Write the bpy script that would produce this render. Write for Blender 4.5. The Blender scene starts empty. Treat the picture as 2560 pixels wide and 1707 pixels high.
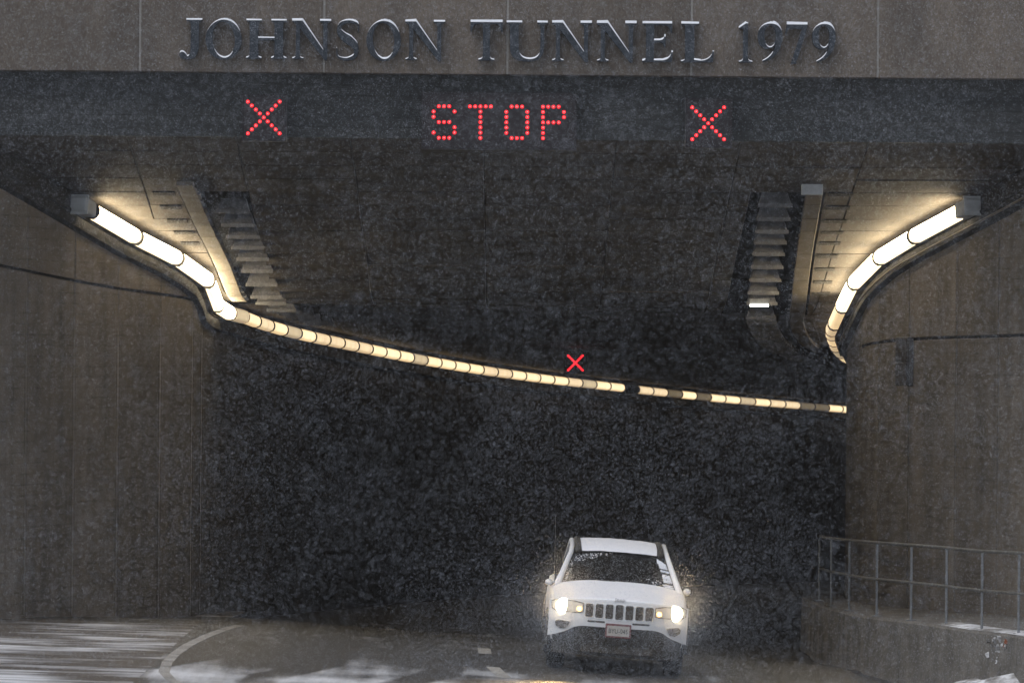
import bpy, bmesh, math, random
import numpy as np
from mathutils import Vector, Matrix
from mathutils.geometry import tessellate_polygon
random.seed(7)
S = bpy.context.scene
COL = S.collection
R = math.radians

# ------------------------------------------------------------------ camera, sky, sun, exposure
F = 200 / 36 * 2560            # focal length in pixels of the 2560 px wide photograph
ROLL = R(0.5)
CAMZ = 4.6
cd = bpy.data.cameras.new('camera'); cam = bpy.data.objects.new('camera', cd); COL.objects.link(cam)
cd.lens = 200; cd.sensor_width = 36; cd.clip_start = 0.5; cd.clip_end = 2000
cam.matrix_world = Matrix.Translation((0, 0, CAMZ)) @ Matrix.Rotation(R(90), 4, 'X') @ Matrix.Rotation(ROLL, 4, 'Z')
cd.dof.use_dof = True; cd.dof.focus_distance = 90; cd.dof.aperture_fstop = 4.2
S.camera = cam

W = bpy.data.worlds.new('World'); S.world = W; W.use_nodes = True
wn = W.node_tree; wn.nodes.clear()
sky = wn.nodes.new('ShaderNodeTexSky'); sky.sky_type = 'NISHITA'; sky.sun_disc = False
SUN_EL, SUN_AZ = R(58), R(232)
sky.sun_elevation = SUN_EL; sky.sun_rotation = SUN_AZ
sky.dust_density = 3.0; sky.altitude = 3300
hs = wn.nodes.new('ShaderNodeHueSaturation'); hs.inputs['Saturation'].default_value = 0.38
bg = wn.nodes.new('ShaderNodeBackground'); bg.inputs['Strength'].default_value = 0.13
wo = wn.nodes.new('ShaderNodeOutputWorld')
wn.links.new(sky.outputs[0], hs.inputs['Color']); wn.links.new(hs.outputs[0], bg.inputs[0]); wn.links.new(bg.outputs[0], wo.inputs[0])
sl = bpy.data.lights.new('sun', 'SUN'); sl.energy = 1.5; sl.angle = R(60); sl.color = (1.0, 0.96, 0.92)
so = bpy.data.objects.new('sun', sl); COL.objects.link(so)
sd = Vector((math.sin(SUN_AZ) * math.cos(SUN_EL), math.cos(SUN_AZ) * math.cos(SUN_EL), math.sin(SUN_EL)))
so.rotation_euler = sd.to_track_quat('Z', 'Y').to_euler(); so.location = (0, 40, 60)
S.view_settings.view_transform = 'Standard'; S.view_settings.look = 'None'
S.view_settings.exposure = 0.34; S.view_settings.gamma = 1; S.view_settings.use_curve_mapping = False
S.cycles.use_denoising = True
S.cycles.sample_clamp_indirect = 3.0; S.cycles.sample_clamp_direct = 20.0
S.cycles.max_bounces = 6; S.cycles.diffuse_bounces = 3; S.cycles.volume_bounces = 0

def P(px, py, D):
    """the world point seen at a pixel of the photograph, at the depth D"""
    u, v = px - 1280, py - 853.5
    return Vector(((u * math.cos(ROLL) + v * math.sin(ROLL)) * D / F, D,
                   CAMZ + (u * math.sin(ROLL) - v * math.cos(ROLL)) * D / F))

# ------------------------------------------------------------------ materials
class NT:
    def __init__(s, name):
        s.m = bpy.data.materials.new(name); s.m.use_nodes = True
        s.t = s.m.node_tree; s.b = s.t.nodes['Principled BSDF']
    def n(s, kind, **kw):
        x = s.t.nodes.new('ShaderNode' + kind)
        for k, v in kw.items():
            if k in x.inputs: x.inputs[k].default_value = v
            else: setattr(x, k, v)
        return x
    def l(s, a, b): s.t.links.new(a, b)

def pos(nt, scale=(1, 1, 1), local=False):
    src = nt.n('TexCoord').outputs['Object'] if local else nt.n('NewGeometry').outputs['Position']
    mp = nt.n('Mapping'); mp.inputs['Scale'].default_value = scale
    nt.l(src, mp.inputs['Vector']); return mp.outputs[0]

def mat(name, c1, c2=None, scale=1.5, rough=0.8, metal=0.0, bump=0.0, bscale=40, stretch=(1, 1, 1),
        local=False, rnd=0.0, spec=0.3, grit=0.0):
    nt = NT(name); b = nt.b
    b.inputs['Roughness'].default_value = rough; b.inputs['Metallic'].default_value = metal
    b.inputs['Specular IOR Level'].default_value = spec
    c2 = c2 or tuple(x * 0.8 for x in c1)
    v = pos(nt, stretch, local)
    nz = nt.n('TexNoise', Scale=scale, Detail=8.0, Roughness=0.62); nt.l(v, nz.inputs['Vector'])
    rp = nt.n('ValToRGB'); rp.color_ramp.elements[0].position = 0.33; rp.color_ramp.elements[1].position = 0.68
    rp.color_ramp.elements[0].color = (*c2, 1); rp.color_ramp.elements[1].color = (*c1, 1)
    nt.l(nz.outputs['Fac'], rp.inputs[0])
    out = rp.outputs[0]
    if grit:
        g = nt.n('TexNoise', Scale=bscale * 1.3, Detail=3.0); nt.l(v, g.inputs['Vector'])
        mr = nt.n('MapRange'); mr.inputs[1].default_value = 0.3; mr.inputs[2].default_value = 0.7
        mr.inputs[3].default_value = 1 - grit; mr.inputs[4].default_value = 1 + grit; nt.l(g.outputs['Fac'], mr.inputs[0])
        mx = nt.n('VectorMath', operation='SCALE'); nt.l(out, mx.inputs[0]); nt.l(mr.outputs[0], mx.inputs['Scale']); out = mx.outputs[0]
    if rnd:
        oi = nt.n('ObjectInfo'); mr = nt.n('MapRange'); mr.inputs[3].default_value = 1 - rnd; mr.inputs[4].default_value = 1 + rnd
        nt.l(oi.outputs['Random'], mr.inputs[0])
        mx = nt.n('VectorMath', operation='SCALE'); nt.l(out, mx.inputs[0]); nt.l(mr.outputs[0], mx.inputs['Scale']); out = mx.outputs[0]
    nt.l(out, b.inputs['Base Color'])
    if bump:
        nb = nt.n('TexNoise', Scale=bscale, Detail=6.0); nt.l(v, nb.inputs['Vector'])
        bp = nt.n('Bump', Strength=bump, Distance=0.02); nt.l(nb.outputs['Fac'], bp.inputs['Height']); nt.l(bp.outputs[0], b.inputs['Normal'])
    return nt.m

def emit(name, hot, shot, edge=None, sedge=0, axis=2, half=0.118, base=(0.6, 0.55, 0.45)):
    """a lit diffuser: brightest along its lamp, dimmer towards its rims (object space)"""
    nt = NT(name); b = nt.b; b.inputs['Base Color'].default_value = (*base, 1); b.inputs['Roughness'].default_value = 0.5
    if edge is None:
        b.inputs['Emission Color'].default_value = (*hot, 1); b.inputs['Emission Strength'].default_value = shot
        return nt.m
    tc = nt.n('TexCoord'); sp = nt.n('SeparateXYZ'); nt.l(tc.outputs['Object'], sp.inputs[0])
    ab = nt.n('Math', operation='ABSOLUTE'); nt.l(sp.outputs[axis], ab.inputs[0])
    mr = nt.n('MapRange'); mr.interpolation_type = 'SMOOTHSTEP'
    mr.inputs[1].default_value = half * 0.45; mr.inputs[2].default_value = half; nt.l(ab.outputs[0], mr.inputs[0])
    nz = nt.n('TexNoise', Scale=3.0, Detail=3.0)
    mp = nt.n('Mapping'); mp.inputs['Scale'].default_value = (1, 3, 0.5); nt.l(tc.outputs['Object'], mp.inputs[0])
    oi = nt.n('ObjectInfo'); nt.l(oi.outputs['Location'], mp.inputs['Location']); nt.l(mp.outputs[0], nz.inputs['Vector'])
    m1 = nt.n('Mix', data_type='RGBA'); m1.inputs[6].default_value = (*[c * shot for c in hot], 1); m1.inputs[7].default_value = (*[c * sedge for c in edge], 1)
    nt.l(mr.outputs[0], m1.inputs[0])
    r2 = nt.n('MapRange'); r2.inputs[1].default_value = 0.3; r2.inputs[2].default_value = 0.6; r2.inputs[3].default_value = 0.72; r2.inputs[4].default_value = 1.05
    nt.l(nz.outputs['Fac'], r2.inputs[0])
    sc = nt.n('VectorMath', operation='SCALE'); nt.l(m1.outputs[2], sc.inputs[0]); nt.l(r2.outputs[0], sc.inputs['Scale'])
    nt.l(sc.outputs[0], b.inputs['Emission Color']); b.inputs['Emission Strength'].default_value = 1.0
    return nt.m

def wall_mat(name, c1, c2, pitch=(0.62, 0.16)):
    """exposed concrete panel with rows of short cast marks"""
    nt = NT(name); b = nt.b; b.inputs['Roughness'].default_value = 0.85; b.inputs['Specular IOR Level'].default_value = 0.2
    v = pos(nt)
    nz = nt.n('TexNoise', Scale=0.9, Detail=9.0, Roughness=0.65); nt.l(v, nz.inputs['Vector'])
    rp = nt.n('ValToRGB'); rp.color_ramp.elements[0].position = 0.34; rp.color_ramp.elements[1].position = 0.66
    rp.color_ramp.elements[0].color = (*c2, 1); rp.color_ramp.elements[1].color = (*c1, 1)
    vs = pos(nt, (2.2, 2.2, 0.22)); ns = nt.n('TexNoise', Scale=1.0, Detail=6.0, Roughness=0.6); nt.l(vs, ns.inputs['Vector'])
    av = nt.n('Mix', data_type='FLOAT'); av.inputs[0].default_value = 0.5; nt.l(nz.outputs['Fac'], av.inputs[2]); nt.l(ns.outputs['Fac'], av.inputs[3]); nt.l(av.outputs[0], rp.inputs[0])
    sp = nt.n('SeparateXYZ'); nt.l(v, sp.inputs[0]); cb = nt.n('CombineXYZ')
    nt.l(sp.outputs[1], cb.inputs[0]); nt.l(sp.outputs[2], cb.inputs[1])
    br = nt.n('TexBrick'); br.inputs['Scale'].default_value = 1.0; br.inputs['Brick Width'].default_value = pitch[0]; br.inputs['Row Height'].default_value = pitch[1]
    br.inputs['Mortar Size'].default_value = 0.012; br.inputs['Color1'].default_value = (1, 1, 1, 1); br.inputs['Color2'].default_value = (0.9, 0.9, 0.9, 1); br.inputs['Mortar'].default_value = (0.72, 0.72, 0.72, 1)
    nt.l(cb.outputs[0], br.inputs['Vector'])
    n2 = nt.n('TexNoise', Scale=2.3, Detail=4.0); nt.l(v, n2.inputs['Vector'])
    r2 = nt.n('MapRange'); r2.inputs[1].default_value = 0.42; r2.inputs[2].default_value = 0.62; nt.l(n2.outputs['Fac'], r2.inputs[0])
    mk = nt.n('Mix', data_type='RGBA'); mk.inputs[6].default_value = (1, 1, 1, 1); nt.l(r2.outputs[0], mk.inputs[0]); nt.l(br.outputs['Color'], mk.inputs[7])
    mu = nt.n('Mix', data_type='RGBA', blend_type='MULTIPLY'); mu.inputs[0].default_value = 1.0
    so_ = nt.n('MapRange'); so_.interpolation_type = 'SMOOTHSTEP'; so_.inputs[1].default_value = 86.5; so_.inputs[2].default_value = 98  # darker with depth: soot plus the tunnel's light falloff, painted into the colour
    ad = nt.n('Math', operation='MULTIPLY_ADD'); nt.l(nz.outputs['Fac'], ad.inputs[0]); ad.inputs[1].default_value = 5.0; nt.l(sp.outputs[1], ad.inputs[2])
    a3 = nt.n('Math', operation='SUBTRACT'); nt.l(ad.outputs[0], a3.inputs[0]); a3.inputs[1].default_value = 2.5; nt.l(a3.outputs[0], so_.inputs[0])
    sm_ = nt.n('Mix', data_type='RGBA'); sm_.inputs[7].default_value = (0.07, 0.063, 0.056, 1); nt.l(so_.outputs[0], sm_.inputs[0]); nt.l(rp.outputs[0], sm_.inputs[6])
    nt.l(sm_.outputs[2], mu.inputs[6]); nt.l(mk.outputs[2], mu.inputs[7])
    oi = nt.n('ObjectInfo'); mr = nt.n('MapRange'); mr.inputs[3].default_value = 0.88; mr.inputs[4].default_value = 1.1; nt.l(oi.outputs['Random'], mr.inputs[0])
    sc = nt.n('VectorMath', operation='SCALE'); nt.l(mu.outputs[2], sc.inputs[0]); nt.l(mr.outputs[0], sc.inputs['Scale'])
    nt.l(sc.outputs[0], b.inputs['Base Color'])
    nb = nt.n('TexNoise', Scale=35.0, Detail=5.0); nt.l(v, nb.inputs['Vector'])
    bp = nt.n('Bump', Strength=0.4, Distance=0.02); nt.l(nb.outputs['Fac'], bp.inputs['Height']); nt.l(bp.outputs[0], b.inputs['Normal'])
    return nt.m

def snowy(name, ground, gvar, amount, stretch, scale, rough=0.6, ramp=None, soft=0.16):
    """ground with thin wind-blown snow lying on it; ramp = (y0, y1, add) more snow on the open side"""
    nt = NT(name); b = nt.b
    v = pos(nt, stretch); v1 = pos(nt)
    n1 = nt.n('TexNoise', Scale=scale, Detail=9.0, Roughness=0.66); nt.l(v, n1.inputs['Vector'])
    n2 = nt.n('TexNoise', Scale=0.45, Detail=5.0); nt.l(v1, n2.inputs['Vector'])
    a = nt.n('Math', operation='ADD'); nt.l(n1.outputs['Fac'], a.inputs[0]); nt.l(n2.outputs['Fac'], a.inputs[1])
    last = a.outputs[0]
    if ramp:
        sp = nt.n('SeparateXYZ'); nt.l(v1, sp.inputs[0])
        mr = nt.n('MapRange'); mr.interpolation_type = 'SMOOTHSTEP'
        mr.inputs[1].default_value = ramp[0]; mr.inputs[2].default_value = ramp[1]; mr.inputs[3].default_value = ramp[2]; mr.inputs[4].default_value = ramp[3]
        nt.l(sp.outputs[1], mr.inputs[0])
        a2 = nt.n('Math', operation='ADD'); nt.l(last, a2.inputs[0]); nt.l(mr.outputs[0], a2.inputs[1]); last = a2.outputs[0]
    if ramp and ramp[2] > 0.1:     # wheel tracks worn through the snow
        s2 = nt.n('SeparateXYZ'); nt.l(v1, s2.inputs[0])
        w1 = nt.n('Math', operation='MULTIPLY'); nt.l(s2.outputs[1], w1.inputs[0]); w1.inputs[1].default_value = 0.55
        w2 = nt.n('Math', operation='SINE'); nt.l(w1.outputs[0], w2.inputs[0])
        w3 = nt.n('Math', operation='MULTIPLY_ADD'); nt.l(w2.outputs[0], w3.inputs[0]); w3.inputs[1].default_value = 0.35; nt.l(s2.outputs[0], w3.inputs[2])
        w4 = nt.n('Math', operation='MULTIPLY'); nt.l(w3.outputs[0], w4.inputs[0]); w4.inputs[1].default_value = 3.9
        w5 = nt.n('Math', operation='SINE'); nt.l(w4.outputs[0], w5.inputs[0])
        w6 = nt.n('MapRange'); w6.interpolation_type = 'SMOOTHSTEP'; w6.inputs[1].default_value = 0.35; w6.inputs[2].default_value = 0.85; w6.inputs[4].default_value = -0.26; nt.l(w5.outputs[0], w6.inputs[0])
        w7 = nt.n('Math', operation='ADD'); nt.l(last, w7.inputs[0]); nt.l(w6.outputs[0], w7.inputs[1]); last = w7.outputs[0]
    mr = nt.n('MapRange'); mr.interpolation_type = 'SMOOTHSTEP'; mr.inputs[1].default_value = 1.0 - amount - soft; mr.inputs[2].default_value = 1.0 - amount + soft; nt.l(last, mr.inputs[0])
    n3 = nt.n('TexNoise', Scale=6.0, Detail=6.0); nt.l(v1, n3.inputs['Vector'])
    g = nt.n('Mix', data_type='RGBA'); g.inputs[6].default_value = (*ground, 1); g.inputs[7].default_value = (*gvar, 1); nt.l(n3.outputs['Fac'], g.inputs[0])
    m = nt.n('Mix', data_type='RGBA'); nt.l(mr.outputs[0], m.inputs[0]); nt.l(g.outputs[2], m.inputs[6]); m.inputs[7].default_value = (0.78, 0.8, 0.84, 1)
    nt.l(m.outputs[2], b.inputs['Base Color'])
    b.inputs['Roughness'].default_value = rough
    bp = nt.n('Bump', Strength=0.5, Distance=0.03); nt.l(mr.outputs[0], bp.inputs['Height']); nt.l(bp.outputs[0], b.inputs['Normal'])
    return nt.m

M = {}
M['facade'] = mat('tan_concrete', (0.135, 0.113, 0.093), (0.085, 0.073, 0.063), 1.0, 0.9, bump=0.5, bscale=30, rnd=0.10, grit=0.25, stretch=(1.8, 1, 0.6))
M['joint'] = mat('pale_sealant', (0.22, 0.21, 0.195), None, 6, 0.8)
M['lintel'] = mat('dark_boarding', (0.036, 0.038, 0.039), (0.022, 0.025, 0.027), 1.3, 0.75, stretch=(0.35, 1, 3.5), bump=0.3, bscale=20, grit=0.2)
M['letter'] = mat('dark_metal_letter', (0.034, 0.042, 0.054), (0.022, 0.028, 0.036), 5, 0.8)
M['snow'] = mat('fresh_snow', (0.82, 0.84, 0.88), (0.76, 0.79, 0.85), 4, 0.7, bump=0.35, bscale=18)
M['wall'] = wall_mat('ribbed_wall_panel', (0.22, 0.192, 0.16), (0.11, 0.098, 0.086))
M['lining'] = mat('sooty_lining', (0.09, 0.08, 0.07), (0.05, 0.046, 0.041), 0.8, 0.8, bump=0.3, bscale=8, grit=0.2)
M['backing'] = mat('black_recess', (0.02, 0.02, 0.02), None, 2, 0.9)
M['ceiling'] = mat('concrete_ceiling_panel', (0.10, 0.088, 0.075), (0.05, 0.046, 0.042), 1.1, 0.85, bump=0.3, bscale=14, rnd=0.12, grit=0.15)
M['band'] = mat('dark_cornice', (0.022, 0.022, 0.024), (0.013, 0.0135, 0.0145), 1.5, 0.8, bump=0.4, bscale=10)
M['tray'] = mat('galvanised_tray', (0.2, 0.177, 0.145), (0.14, 0.125, 0.105), 3, 0.6, metal=0.2)
M['fixture'] = mat('grey_fixture_metal', (0.17, 0.17, 0.175), (0.1, 0.1, 0.105), 4, 0.6, metal=0.1, rnd=0.15)
M['endbox'] = mat('grey_end_box', (0.5, 0.53, 0.55), (0.4, 0.42, 0.44), 5, 0.6)
M['gasket'] = mat('black_gasket', (0.012, 0.011, 0.01), None, 5, 0.6)
M['tube_hot'] = emit('diffuser_bright', (1, 0.80, 0.5), 36.0, (1, 0.80, 0.5), 1.6)
M['tube_cream'] = emit('diffuser_cream', (1, 0.76, 0.46), 0.9, (1, 0.7, 0.38), 0.5)
M['tube_string'] = emit('diffuser_string', (1, 0.76, 0.45), 1.25, (1, 0.7, 0.36), 0.7)
M['tube_dim'] = emit('diffuser_beige', (1, 0.78, 0.48), 0.6, (1, 0.75, 0.45), 0.3)
M['tube_dark'] = emit('diffuser_faint', (1, 0.78, 0.48), 0.14, (1, 0.7, 0.4), 0.06)
M['lamp'] = emit('white_tube', (0.95, 1, 0.85), 9.0)
M['led_core'] = emit('led_core', (1, 0.06, 0.07), 2.4)
M['led_red'] = emit('led_red', (1, 0.004, 0.012), 2.2, base=(0.4, 0.02, 0.02))
M['panel'] = mat('black_sign_face', (0.02, 0.017, 0.02), (0.014, 0.012, 0.015), 4, 0.5)
M['housing'] = mat('sign_housing', (0.06, 0.06, 0.065), None, 4, 0.6)
M['steel'] = mat('galvanised_steel', (0.2, 0.21, 0.22), (0.13, 0.135, 0.14), 9, 0.5, metal=0.3)
M['rail'] = mat('weathered_rail', (0.12, 0.12, 0.11), (0.07, 0.07, 0.065), 9, 0.6, metal=0.3)
M['kerb'] = mat('kerb_concrete', (0.165, 0.155, 0.14), (0.09, 0.085, 0.078), 1.6, 0.9, stretch=(1.2, 1.2, 0.9), bump=0.5, bscale=14, grit=0.2)
M['rust'] = mat('rust', (0.22, 0.07, 0.03), (0.12, 0.04, 0.02), 12, 0.9)
M['road'] = snowy('wet_asphalt', (0.035, 0.035, 0.036), (0.055, 0.053, 0.05), -0.13, (1.1, 0.10, 1), 1.6, 0.55, ramp=(71, 81, 0.12, -0.25), soft=0.34)
M['pad'] = snowy('slushy_pad', (0.09, 0.075, 0.062), (0.05, 0.046, 0.042), -0.10, (0.26, 1.25, 1), 1.8, 0.6, ramp=(74, 83, 0.03, -0.08), soft=0.2)
M['bank'] = snowy('ploughed_snow', (0.2, 0.19, 0.175), (0.13, 0.125, 0.12), 0.0, (1, 1, 1), 4.0, 0.8)
M['terrain'] = snowy('snowy_ground', (0.12, 0.10, 0.08), (0.08, 0.07, 0.06), 0.35, (1, 1, 1), 0.5, 0.8)
M['paint'] = mat('worn_line_paint', (0.42, 0.41, 0.39), (0.25, 0.24, 0.22), 5, 0.7)
M['worn_edge'] = mat('worn_edge_paint', (0.42, 0.4, 0.37), (0.22, 0.21, 0.19), 2.2, 0.7, grit=0.3)
M['white_car'] = mat('white_car_paint', (0.80, 0.81, 0.82), (0.76, 0.77, 0.79), 3, 0.3, local=True, spec=0.5)
M['car_snow'] = mat('snow_on_car', (0.84, 0.86, 0.90), (0.80, 0.82, 0.88), 5, 0.6, local=True, bump=0.2, bscale=20)
M['cladding'] = mat('black_plastic', (0.035, 0.033, 0.03), (0.06, 0.054, 0.047), 5, 0.7, local=True)
M['glass'] = mat('dark_glass', (0.02, 0.02, 0.02), None, 3, 0.06, local=True, spec=0.5)
M['chrome'] = mat('bright_trim', (0.62, 0.62, 0.62), None, 3, 0.25, metal=0.8, local=True)
M['mesh'] = mat('grille_mesh', (0.05, 0.042, 0.033), (0.03, 0.026, 0.02), 20, 0.6, local=True)
M['tyre'] = mat('tyre', (0.02, 0.02, 0.02), None, 10, 0.9, local=True)
M['rim'] = mat('rim', (0.4, 0.4, 0.4), None, 5, 0.35, metal=0.8, local=True)
M['reflector'] = mat('lamp_bowl', (0.7, 0.68, 0.62), None, 5, 0.3, metal=0.4, local=True)
M['headlamp'] = emit('headlamp_glow', (1, 0.86, 0.62), 14.0)
M['amber'] = emit('amber_lamp', (1, 0.55, 0.14), 5.0)
M['plate'] = mat('plate_white', (0.5, 0.47, 0.43), (0.42, 0.4, 0.37), 20, 0.5, local=True)
M['plate_red'] = mat('plate_red', (0.17, 0.075, 0.075), (0.19, 0.07, 0.07), 20, 0.5, local=True)
M['ink'] = mat('plate_ink', (0.05, 0.06, 0.06), None, 20, 0.5, local=True)
M['flake'] = mat('snowflake', (0.55, 0.60, 0.68), (0.55, 0.60, 0.68), 3, 0.9, spec=0.0)

# ------------------------------------------------------------------ mesh + object helpers
class MB:
    def __init__(s): s.v = []; s.f = []; s.mi = []
    def add(s, vs, fs, mi=0):
        o = len(s.v); s.v += [tuple(p) for p in vs]; s.f += [tuple(i + o for i in f) for f in fs]; s.mi += [mi] * len(fs)
    def box(s, x0, x1, y0, y1, z0, z1, mi=0):
        s.hexa([(x0, y0, z0), (x1, y0, z0), (x1, y1, z0), (x0, y1, z0)], [(x0, y0, z1), (x1, y0, z1), (x1, y1, z1), (x0, y1, z1)], mi)
    def hexa(s, b, t, mi=0):
        s.add(list(b) + list(t), [(0, 3, 2, 1), (4, 5, 6, 7), (0, 1, 5, 4), (1, 2, 6, 5), (2, 3, 7, 6), (3, 0, 4, 7)], mi)
    def grid(s, rows, mi=0, flip=False):
        n = len(rows[0]); fs = []
        for i in range(len(rows) - 1):
            for j in range(n - 1):
                q = (i * n + j, i * n + j + 1, (i + 1) * n + j + 1, (i + 1) * n + j); fs.append(q[::-1] if flip else q)
        s.add([p for r in rows for p in r], fs, mi)
    def tube(s, pts, r, n=8, cap=True, mi=0):
        pts = [Vector(p) for p in pts]; rings = []
        for i, p in enumerate(pts):
            d = (pts[min(i + 1, len(pts) - 1)] - pts[max(i - 1, 0)]).normalized()
            a = d.cross(Vector((0, 0, 1)) if abs(d.z) < 0.9 else Vector((1, 0, 0))).normalized(); b = d.cross(a)
            rr = r[i] if isinstance(r, (list, tuple)) else r
            rings.append([p + (a * math.cos(2 * math.pi * k / n) + b * math.sin(2 * math.pi * k / n)) * rr for k in range(n)])
        fs = [(i * n + k, i * n + (k + 1) % n, (i + 1) * n + (k + 1) % n, (i + 1) * n + k) for i in range(len(pts) - 1) for k in range(n)]
        if cap: fs += [tuple(range(n))[::-1], tuple(range((len(pts) - 1) * n, len(pts) * n))]
        s.add([q for ring in rings for q in ring], fs, mi)
    def prism(s, loops, to3, d0, d1, mi=0):
        """2D loops (first outer, others holes) tessellated and pushed from depth d0 (front) to d1 (back)"""
        flat = [p for l in loops for p in l]; n = len(flat)
        tri = tessellate_polygon([[Vector((p[0], p[1], 0)) for p in l] for l in loops])
        vs = [to3(p[0], p[1], d0) for p in flat] + [to3(p[0], p[1], d1) for p in flat]
        fs = [tuple(t) for t in tri] + [tuple(i + n for i in t[::-1]) for t in tri]; o = 0
        for l in loops:
            k = len(l); fs += [(o + i, o + (i + 1) % k, n + o + (i + 1) % k, n + o + i) for i in range(k)]; o += k
        s.add(vs, fs, mi)
    def mesh(s, name, mats, smooth=False):
        me = bpy.data.meshes.new(name); me.from_pydata(s.v, [], s.f)
        for m in (mats if isinstance(mats, (list, tuple)) else [mats]): me.materials.append(m)
        if any(s.mi): me.polygons.foreach_set('material_index', s.mi)
        if smooth: me.polygons.foreach_set('use_smooth', [True] * len(s.f))
        bm = bmesh.new(); bm.from_mesh(me); bmesh.ops.recalc_face_normals(bm, faces=bm.faces); bm.to_mesh(me); bm.free()
        return me
    def build(s, name, mats, parent=None, smooth=False, bevel=0.0):
        return link(name, s.mesh(name, mats, smooth), parent, bevel)

def link(name, me, parent=None, bevel=0.0):
    o = bpy.data.objects.new(name, me); COL.objects.link(o)
    if parent is not None: o.parent = parent
    if bevel:
        b = o.modifiers.new('bevel', 'BEVEL'); b.width = bevel; b.segments = 2; b.limit_method = 'ANGLE'
    return o
def tag(o, label, cat, group=None):
    o['label'] = label; o['category'] = cat
    if group: o['group'] = group
    return o
def thing(name, label, cat, loc=(0, 0, 0), group=None):
    o = bpy.data.objects.new(name, None); COL.objects.link(o); o.location = loc; o.empty_display_size = 0.2
    return tag(o, label, cat, group)
def struct(o, kind='structure'): o['kind'] = kind; return o

def interp(pts):
    """smooth curve through (D, value) points"""
    xs = [p[0] for p in pts]; ys = [p[1] for p in pts]; n = len(xs); m = []
    dl = [(ys[i + 1] - ys[i]) / (xs[i + 1] - xs[i]) for i in range(n - 1)]
    for i in range(n):
        if i == 0: m.append(dl[0])
        elif i == n - 1: m.append(dl[-1])
        else: m.append((dl[i - 1] * (xs[i + 1] - xs[i]) + dl[i] * (xs[i] - xs[i - 1])) / (xs[i + 1] - xs[i - 1]))
    def f(x):
        if x <= xs[0]: return ys[0] + m[0] * (x - xs[0])
        if x >= xs[-1]: return ys[-1] + m[-1] * (x - xs[-1])
        i = max(k for k in range(n - 1) if xs[k] <= x); h = xs[i + 1] - xs[i]; t = (x - xs[i]) / h
        return ((2 * t**3 - 3 * t**2 + 1) * ys[i] + (t**3 - 2 * t**2 + t) * h * m[i] + (-2 * t**3 + 3 * t**2) * ys[i + 1] + (t**3 - t**2) * h * m[i + 1])
    return f

# ------------------------------------------------------------------ the lines of the tunnel: two rows of wall lights
LIP = 82.0
K = 2.05
near_l = [(223, 526), (334, 592), (437.5, 645), (516, 701), (539, 763), (570, 783), (605, 792)]
pl = [P(x, y, 87 + K * i) for i, (x, y) in enumerate(near_l)]
far_l = [P(636, 804, 101.35), P(670, 815, 103.4), P(883, 865, 115.4), P(1112, 910.5, 128.6), P(1342, 945, 141.5), P(1540, 968, 152.6), P(1795, 996, 166.5), P(2106, 1023, 183)]
LL = [Vector((-7.72, 82, 7.36)), Vector((-7.1, 84.5, 6.96))] + pl + far_l
near_r = [(2406, 529), (2288, 592.5), (2201.6, 645.6), (2138.6, 708.7), (2110, 767), (2090.5, 810), (2084, 825), (2084, 836), (2089, 851), (2094, 865), (2107, 881), (2122, 893)]
pr = [P(x, y, 87 + K * i) for i, (x, y) in enumerate(near_r)]
RR = [Vector((7.95, 82, 7.40)), Vector((7.45, 84.5, 7.02))] + pr
XL = interp([(p.y, p.x) for p in LL]); ZL = interp([(p.y, p.z) for p in LL])
for d in (125, 140, 155, 170, 185): RR.append(Vector((XL(d) + 10.6 + (d - 110) * 0.004, d, 0)))
for k in range(-5, 0): RR[k].z = pr[-1].z - 0.034 * (RR[k].y - pr[-1].y)
XR = interp([(p.y, p.x) for p in RR]); ZR = interp([(p.y, p.z) for p in RR])
CEIL_UP = 0.21
def zc(x, d):
    a, b = XL(d), XR(d); t = (x - a) / (b - a); return (ZL(d) * (1 - t) + ZR(d) * t) + CEIL_UP
XWL = lambda d: XL(d) - 0.24
XWR = lambda d: XR(d) + 0.24
def road_z(x, d):
    xx = min(max(x, -4.6), 5.5); z = 0.065 * (1.46 - xx)
    if x < -4.6: z += 0.022 * (-4.6 - x)
    if d > 82: z -= 0.032 * (d - 82) * min(1, (d - 82) / 8)
    return z
def frange(a, b, n): return [a + (b - a) * i / n for i in range(n + 1)]

# ------------------------------------------------------------------ ground, road, terrain
DS = frange(-30, 60, 6) + frange(62, 100, 38) + frange(104, 214, 22)
m = MB(); m.grid([[(x, d, road_z(x if d < 95 else 1.46 + (x - (XL(d) + XR(d)) / 2) * .6, d)) for x in (frange(-4.6, 5.5, 12) if d < 84.5 else frange(XL(d) - 0.6, XR(d) + 0.6, 12))] for d in DS]); road = struct(m.build('road', M['road'], smooth=True))
m = MB(); m.grid([[(x, d, road_z(x, d) - 0.004) for x in [-90, -40, -20, -14, -10, -8, -7, -6, -5.2, -4.602]] for d in frange(-30, 60, 6) + frange(62, 100, 38)]); struct(m.build('pavement', M['pad'], smooth=True))
m = MB(); m.grid([[(x, y, -6.0) for x in frange(-500, 500, 8)] for y in frange(-300, 700, 8)]); struct(m.build('ground', M['terrain']))
random.seed(3)
m = MB(); rows = []
for d in frange(83.6, 330, 22):
    rows.append([(x, d, 11.6 + (d - 83.6) * 0.42 + (random.uniform(-1.2, 1.2) * min(1, (d - 83.6) / 20)) + abs(x) * 0.03) for x in frange(-180, 180, 30)])
m.grid(rows); struct(m.build('hillside', M['terrain'], smooth=True))
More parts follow.
